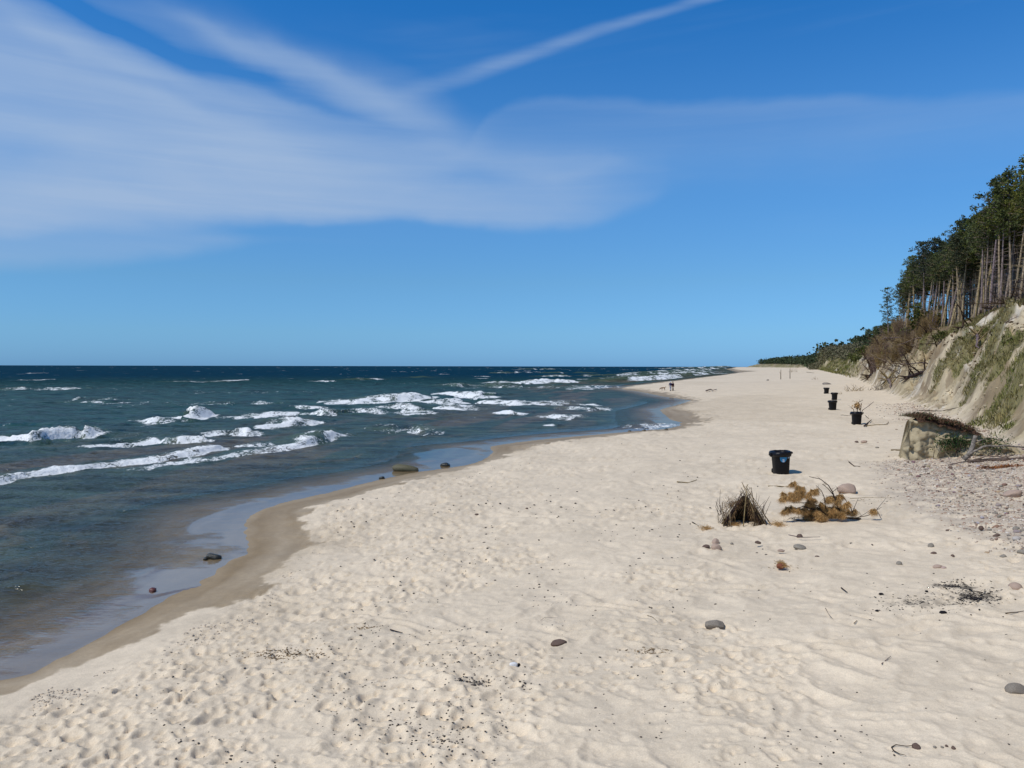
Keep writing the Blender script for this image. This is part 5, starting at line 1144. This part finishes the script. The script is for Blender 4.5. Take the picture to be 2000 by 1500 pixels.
# ---------------- stick shelter
def shelter():
    g = ground(1460, 1029); k = mpp(g); g.y += .35; g.z = gz(g.x, g.y); root = link('stick_shelter', None, None, g); R.seed(91); tw = MB()
    ax, az_ = 2*k, 78*k; apex = Vector((ax, 0, az_*.90))
    for i in range(54):
        a = R.uniform(0, 2*PI)
        if -PI/2-.95 < (a if a < PI else a-2*PI) < -PI/2+.25: continue     # opening towards the camera, left of middle
        rr = R.uniform(.85, 1.05); p = Vector((math.cos(a)*46*k*rr, math.sin(a)*.42*rr, -.03)); top = apex+Vector((R.gauss(0, .09), R.gauss(0, .07), R.uniform(-.28, .03))); ext = R.uniform(.72, 1.2)
        e = p+(top-p)*ext; b = MB(); m = p.lerp(e, .5)+Vector((R.gauss(0, .025), R.gauss(0, .02), 0)); r = R.uniform(.008, .017); b.tube([p, m, e], [r, r*.8, r*.4], 5)
        for j in range(3): u = p.lerp(e, R.uniform(.3, 1)); tw.tube([u, u+Vector((R.gauss(0, .08), R.gauss(0, .06), R.uniform(0, .12)))], [.005, .002], 3)
        link('stick', b.mesh('stick', M_dead if i % 3 == 0 else M_darkwood), root)
    for (x0, y0, x1, y1) in [(1414, 1028, 1415, 984), (1427, 1027, 1429, 985), (1452, 1027, 1464, 948), (1505, 1022, 1461, 952), (1497, 1024, 1453, 944)]:
        b = MB(); b.tube([Vector(((x0-1460)*k, -.33, (1029-y0)*k-.02)), Vector(((x1-1460)*k, -.12, (1029-y1)*k))], [.016, .008], 5); link('stick', b.mesh('stick', M_dead), root)
    for i in range(30):
        p = Vector((R.choice((R.uniform(-48, -28), R.uniform(4, 42)))*k, R.uniform(-.2, .25), R.uniform(-.02, .25))); e = p+Vector((R.gauss(.05, .18), R.gauss(0, .12), R.uniform(.25, .65))); b = MB(); b.tube([p, p.lerp(e, .5)+Vector((R.gauss(0, .05), 0, 0)), e], [.009, .007, .003], 4); link('stick', b.mesh('stick', M_darkwood), root)
    f = MB()
    for i in range(3200):
        c = Vector((R.gauss(-20, 9)*k, R.gauss(.06, .12), abs(R.gauss(24, 11))*k))
        if c.z < 34*k and -34*k < c.x < -2*k: continue
        d = Vector((R.gauss(0, .6), R.gauss(0, .6), R.gauss(-.3, .7))).normalized()*R.uniform(.05, .13); w = Vector((R.gauss(0, 1), R.gauss(0, 1), 0)).normalized()*.006; f.tri(c-w, c+w, c+d)
    for i in range(3600):      # needle thatch between the sticks
        a = R.uniform(0, 2*PI); an = a if a < PI else a-2*PI
        if -PI/2-.85 < an < -PI/2+.18: continue
        h = R.random()**1.3*.85; c = Vector((math.cos(a)*46*k*(1-h)*.9+ax*h, math.sin(a)*.40*(1-h), h*az_*.82)); d = Vector((R.gauss(0, .5), R.gauss(0, .5), -1)).normalized()*R.uniform(.05, .13); w = Vector((R.gauss(0, 1), R.gauss(0, 1), 0)).normalized()*.006
        f.tri(c-w, c+w, c+d)
    link('needle_thatch', f.mesh('needle_thatch', M_thatch, False), root)['kind'] = 'stuff'
    link('twiglets', tw.mesh('twiglets', M_dead), root)['kind'] = 'stuff'
    # added dark lining, its colour stands in for the shade inside the opening
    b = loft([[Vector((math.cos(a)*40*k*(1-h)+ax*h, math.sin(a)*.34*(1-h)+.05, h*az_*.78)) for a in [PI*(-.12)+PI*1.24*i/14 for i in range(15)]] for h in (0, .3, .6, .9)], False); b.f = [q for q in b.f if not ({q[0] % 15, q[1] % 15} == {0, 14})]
    link('shade_lining', b.mesh('shade_lining', mat('lining_shade', (.045, .028, .018), .95, .05)), root)
    tag(root, 'small tepee shelter of sticks and brown needles with a dark opening', 'stick shelter')
shelter()
def clump(px, py, w, h, label, m=None):
    g = ground(px, py); k = mpp(g); b = MB()
    for i in range(420): c = Vector((R.gauss(0, .25)*w*k, R.gauss(0, .1), abs(R.gauss(0, .35))*h*k)); d = Vector((R.gauss(0, 1), R.gauss(0, .6), R.gauss(0, .5))).normalized()*.06; ww = Vector((0, 0, .005)); b.tri(c-ww, c+ww, c+d)
    tag(link('needle_clump', b.mesh('needle_clump', m or M_brown, False), None, g), label, 'dead needles', kind='stuff')
R.seed(93)
clump(1379, 1034, 22, 8, 'brown needle clump on the sand left of the shelter'); clump(1520, 1026, 26, 8, 'thin brown needle clump between the shelter and the pine branch'); clump(1436, 1026, 16, 7, 'loose needles in front of the shelter at its left foot'); clump(1527, 1104, 16, 8, 'reddish tuft of needles below the pine branch')

# ---------------- dead pine branch with brown needle pads
def dead_pine():
    g = ground(1612, 1020); k = mpp(g); g.y += .2; g.z = gz(g.x, g.y); root = link('dead_pine_branch', None, None, g); R.seed(95)
    L = lambda cx, cy, y=0.0: Vector(((1350+cx/3.948-1612)*k, y, (1020-(850+cy/3.948))*k))
    stems = [([(1335, 650), (1200, 640), (1080, 645), (980, 655), (860, 665), (735, 685)], .030), ([(1100, 640), (1030, 590), (1000, 545), (900, 520), (785, 520)], .020), ([(1010, 590), (880, 550), (780, 575), (700, 605)], .016),
             ([(1180, 620), (1140, 520), (1110, 440), (1075, 385), (1010, 335), (920, 315)], .019), ([(1118, 460), (1075, 410), (1030, 375)], .013), ([(1060, 570), (1050, 480), (1030, 430), (990, 390)], .014),
             ([(1265, 600), (1262, 560), (1215, 490), (1180, 458)], .014), ([(1300, 640), (1400, 625), (1450, 600), (1522, 565)], .012), ([(1270, 600), (1290, 555), (1322, 488)], .009), ([(1300, 645), (1360, 625), (1440, 585)], .009),
             ([(1010, 570), (900, 480), (830, 410)], .013), ([(990, 600), (950, 500), (970, 440)], .011), ([(1110, 440), (1145, 400)], .009), ([(1060, 640), (1100, 560), (1150, 500)], .012), ([(980, 655), (880, 640), (800, 655)], .014), ([(840, 660), (790, 645), (775, 665)], .01)]
    tw = MB()
    for pts, r in stems:
        yb = R.uniform(-.18, .18); Q = [L(p[0], p[1], yb*i/max(1, len(pts)-1)) for i, p in enumerate(pts)]; b = MB(); b.tube(Q, [r*(1-.6*i/(len(Q)-1)) for i in range(len(Q))], 6)
        for j in range(5): i = R.randrange(len(Q)-1); u = Q[i].lerp(Q[i+1], R.random()); tw.tube([u, u+Vector((R.gauss(0, .06), R.gauss(0, .06), R.gauss(.02, .06)))], [.006, .002], 3)
        link('twig', b.mesh('twig', M_darkwood), root)
    pads = [(820, 390), (850, 415), (885, 432), (905, 455), (850, 462), (735, 470), (710, 490), (775, 488), (810, 475), (965, 445), (995, 445), (955, 510), (935, 525), (1110, 500), (1160, 490), (1185, 500), (1150, 525), (1090, 515), (730, 590), (765, 580), (800, 575), (835, 580), (870, 585), (905, 590), (1040, 550), (930, 620), (985, 600), (1040, 610), (960, 640), (1025, 640), (1090, 590), (1150, 580), (1210, 570), (1240, 600), (1285, 610), (1120, 615), (1180, 605), (1060, 580), (1000, 630), (930, 650)]+[(R.gauss(1050, 90), R.gauss(600, 30)) for _ in range(14)]+[(R.gauss(860, 60), R.gauss(455, 22)) for _ in range(6)]
    for n, (cx, cy) in enumerate(pads):
        c = L(cx, cy, R.uniform(-.22, .2)); b = MB(); hw = R.uniform(.06, .10); ax = Vector((R.uniform(.6, 1)*R.choice((-1, 1)), R.gauss(0, .3), R.gauss(0, .25))).normalized()
        for i in range(420):
            t = R.uniform(-1, 1); p = c+ax*(t*hw)+Vector((0, R.gauss(0, .02), .05+R.gauss(0, .02))); d = (Vector((R.gauss(0, .55), R.gauss(0, .55), -.75))+ax*.35*R.random()).normalized()*R.uniform(.12, .21); w = Vector((R.gauss(0, 1), R.gauss(0, 1), R.gauss(0, 1))).normalized()*.005
            b.tri(p-w, p+w, p+d)
        link('needle_pad', b.mesh('needle_pad', M_brown, False), root)['kind'] = 'stuff'
    link('twiglets', tw.mesh('twiglets', M_darkwood), root)['kind'] = 'stuff'
    tag(root, 'dead pine branch with drooping golden brown needle pads and arching bare twigs', 'pine branch')
dead_pine()

# ---------------- people and dog
M_skin = mat('skin', (.52, .34, .25), .6, .3, .1, 10, 0); 
def skin_obj(name, V, E, Rd, m, parent, sub=2, root=0):
    me = bpy.data.meshes.new(name); me.from_pydata([tuple(v) for v in V], E, []); me.materials.append(m); o = link(name, me, parent)
    md = o.modifiers.new('skin', 'SKIN'); md.use_smooth_shade = True
    sv = me.skin_vertices[0].data if len(me.skin_vertices) else None
    if sv:
        for i, r in enumerate(Rd): sv[i].radius = (r, r); sv[i].use_root = (i == root)
    s = o.modifiers.new('sub', 'SUBSURF'); s.levels = sub; s.render_levels = sub; return o
def hand(parent, w, d, m):
    b = MB(); side = d.cross(Vector((0, 1, 0))).normalized() if abs(d.y) < .9 else Vector((1, 0, 0)); fwd = side.cross(d)
    b.tube([w-d*.02, w+d*.03, w+d*.085], [.026, .036, .034], 8)
    for i, L in enumerate((.062, .078, .083, .072)):
        s = fwd*(i-1.5)*.019; p = w+d*.075+s; b.tube([p, p+d*L*.5+side*.006, p+d*L+side*.018], [.0095, .009, .0065], 6)
    p = w+d*.02+fwd*.03; b.tube([p, p+d*.03+fwd*.022, p+d*.062+fwd*.026], [.011, .010, .007], 6)
    link('hand', b.mesh('hand', m), parent)
def person(px, py, label, coat, trousers, hair, hood, stride, rz, coatlen=.86, arms=((-.24, 0), (.24, 0)), hs=1.0):
    g = ground(px, py); root = link('person', None, None, g, (0, 0, rz)); root.scale = (hs,)*3; st = stride
    V = [(0, 0, .93), (0, 0, 1.12), (0, 0, 1.33), (0, 0, 1.46), (0, -.01, 1.55), (0, -.02, 1.64), (0, -.01, 1.70)]; Rd = [.125, .115, .145, .075, .052, .088, .078]; E = [(i, i+1) for i in range(6)]
    def add(prev, pts, rs):
        for p, r in zip(pts, rs): V.append(p); Rd.append(r); E.append((prev, len(V)-1)); prev = len(V)-1
    sh = []
    for sx, (hx, sw) in zip((-1, 1), arms): add(2, [(sx*.19, 0, 1.40), (hx*1.0, sw*.4, 1.12), (hx*1.02, sw-.05, .88)], [.058, .043, .030]); sh.append((V[-2], V[-1]))
    for sx in (-1, 1): y = st*sx; add(0, [(sx*.09, y*.2, .84), (sx*.10, y*.55-.03, .48), (sx*.10, y, .09), (sx*.10, y-.13, .035)], [.085, .056, .038, .032])
    skin_obj('body', V, E, Rd, M_skin, root)
    for e, w in sh: w = Vector(w); d = (w-Vector(e)).normalized(); hand(root, w, d, M_skin)
    # coat
    V2 = [(0, 0, coatlen), (0, 0, 1.02), (0, 0, 1.22), (0, 0, 1.38), (0, 0, 1.47)]; Rd2 = [.165, .155, .165, .155, .085]; E2 = [(i, i+1) for i in range(4)]; V, Rd, E = V2, Rd2, E2
    for sx, (hx, sw) in zip((-1, 1), arms): add(3, [(sx*.20, 0, 1.39), (hx, sw*.4, 1.12), (hx*1.02, sw-.04, .92)], [.075, .062, .048])
    skin_obj('jacket', V, E, Rd, coat, root)
    V = [(0, 0, .98), (0, 0, .86)]; Rd = [.14, .13]; E = [(0, 1)]
    for sx in (-1, 1): y = st*sx; add(1, [(sx*.10, y*.2, .80), (sx*.105, y*.55-.03, .48), (sx*.105, y*.96, .13)], [.10, .078, .062])
    skin_obj('trousers', V, E, Rd, trousers, root)
    for sx in (-1, 1): y = st*sx; b = loft([ring(.10, .27, -.0, 12, 2.5), ring(.105, .28, .03, 12, 2.5), ring(.09, .22, .08, 12, 2.5), ring(.08, .12, .13, 12, 2.5)], True, True); link('shoe', b.mesh('shoe', M_dark), root, (sx*.10, y-.05, 0))
    h = stone_mesh(990, hood, 3, 1.0); link('hood' if hood != hair else 'hair', h, root, (0, .02, 1.675), (0, 0, 0), (.105, .125, .14))
    f = MB(); f.tube([(0, -.105, 1.66), (0, -.130, 1.635), (0, -.108, 1.625)], [.012, .016, .012], 6); link('nose', f.mesh('nose', M_skin), root)
    for sx in (-1, 1): link('eye', stone_mesh(991, M_dark, 1, 1.0), root, (sx*.032, -.100, 1.665), None, (.011, .006, .007))
    m = MB(); m.box((0, -.103, 1.598), (.045, .008, .009)); link('mouth', m.mesh('mouth', mat('lips', (.35, .14, .12), .6, .3)), root)
    tag(root, label, 'person'); return root
person(1309.5, 763.5, 'person in a pale hood, navy top and light trousers walking on the far beach', mat('navy_cloth', (.035, .042, .12), .9, .1), mat('light_cloth', (.55, .58, .64), .9, .1), M_dark, mat('pale_hood', (.62, .70, .78), .9, .1), .10, .15, .92, arms=((-.30, -.12), (.22, 0)))
person(1314.3, 763.3, 'person in a dark maroon coat striding beside the one in pale trousers', mat('maroon_cloth', (.038, .012, .018), .9, .1), mat('black_cloth', (.014, .009, .010), .9, .1), M_dark, mat('dark_hood', (.03, .022, .025), .9, .1), .27, .55, .72, hs=.95)
def dog():
    g = ground(1295, 762.5); root = link('dog', None, None, g, (0, 0, 0)); M_fur = mat('sandy_brown_fur', (.24, .135, .06), .95, .1, .3, 6, .4)
    V = [(.30, 0, .50), (.08, 0, .48), (-.18, 0, .50), (-.36, 0, .47), (-.50, 0, .36), (-.60, 0, .26), (-.70, 0, .20)]; Rd = [.105, .10, .135, .095, .08, .085, .045]; E = [(i, i+1) for i in range(6)]
    def add(prev, pts, rs):
        for p, r in zip(pts, rs): V.append(p); Rd.append(r); E.append((prev, len(V)-1)); prev = len(V)-1
    add(0, [(.42, 0, .56), (.50, 0, .68), (.52, 0, .80)], [.035, .028, .018])
    for sy in (-1, 1):
        add(0, [(.30, sy*.09, .40), (.24, sy*.10, .27), (.34, sy*.10, .16), (.31, sy*.10, .02), (.27, sy*.10, .015)], [.075, .05, .030, .026, .028])
        add(2, [(-.20, sy*.09, .36), (-.19, sy*.10, .20), (-.21, sy*.10, .02), (-.25, sy*.10, .015)], [.055, .034, .026, .028])
    skin_obj('body', V, E, Rd, M_fur, root, root=1)
    for sy in (-1, 1): b = MB(); b.tube([(-.56, sy*.06, .32), (-.545, sy*.10, .27), (-.55, sy*.105, .21)], [.022, .032, .012], 6); link('ear', b.mesh('ear', mat('dark_fur', (.10, .055, .03), .95, .1)), root)
    link('nose', stone_mesh(993, M_dark, 1, 1.0), root, (-.745, 0, .195), None, (.018, .02, .016))
    tag(root, 'sandy brown dog sniffing the ground left of the two people', 'dog')
dog()
print('objects', len(bpy.data.objects), 'tris', sum(len(m.polygons) for m in bpy.data.meshes))
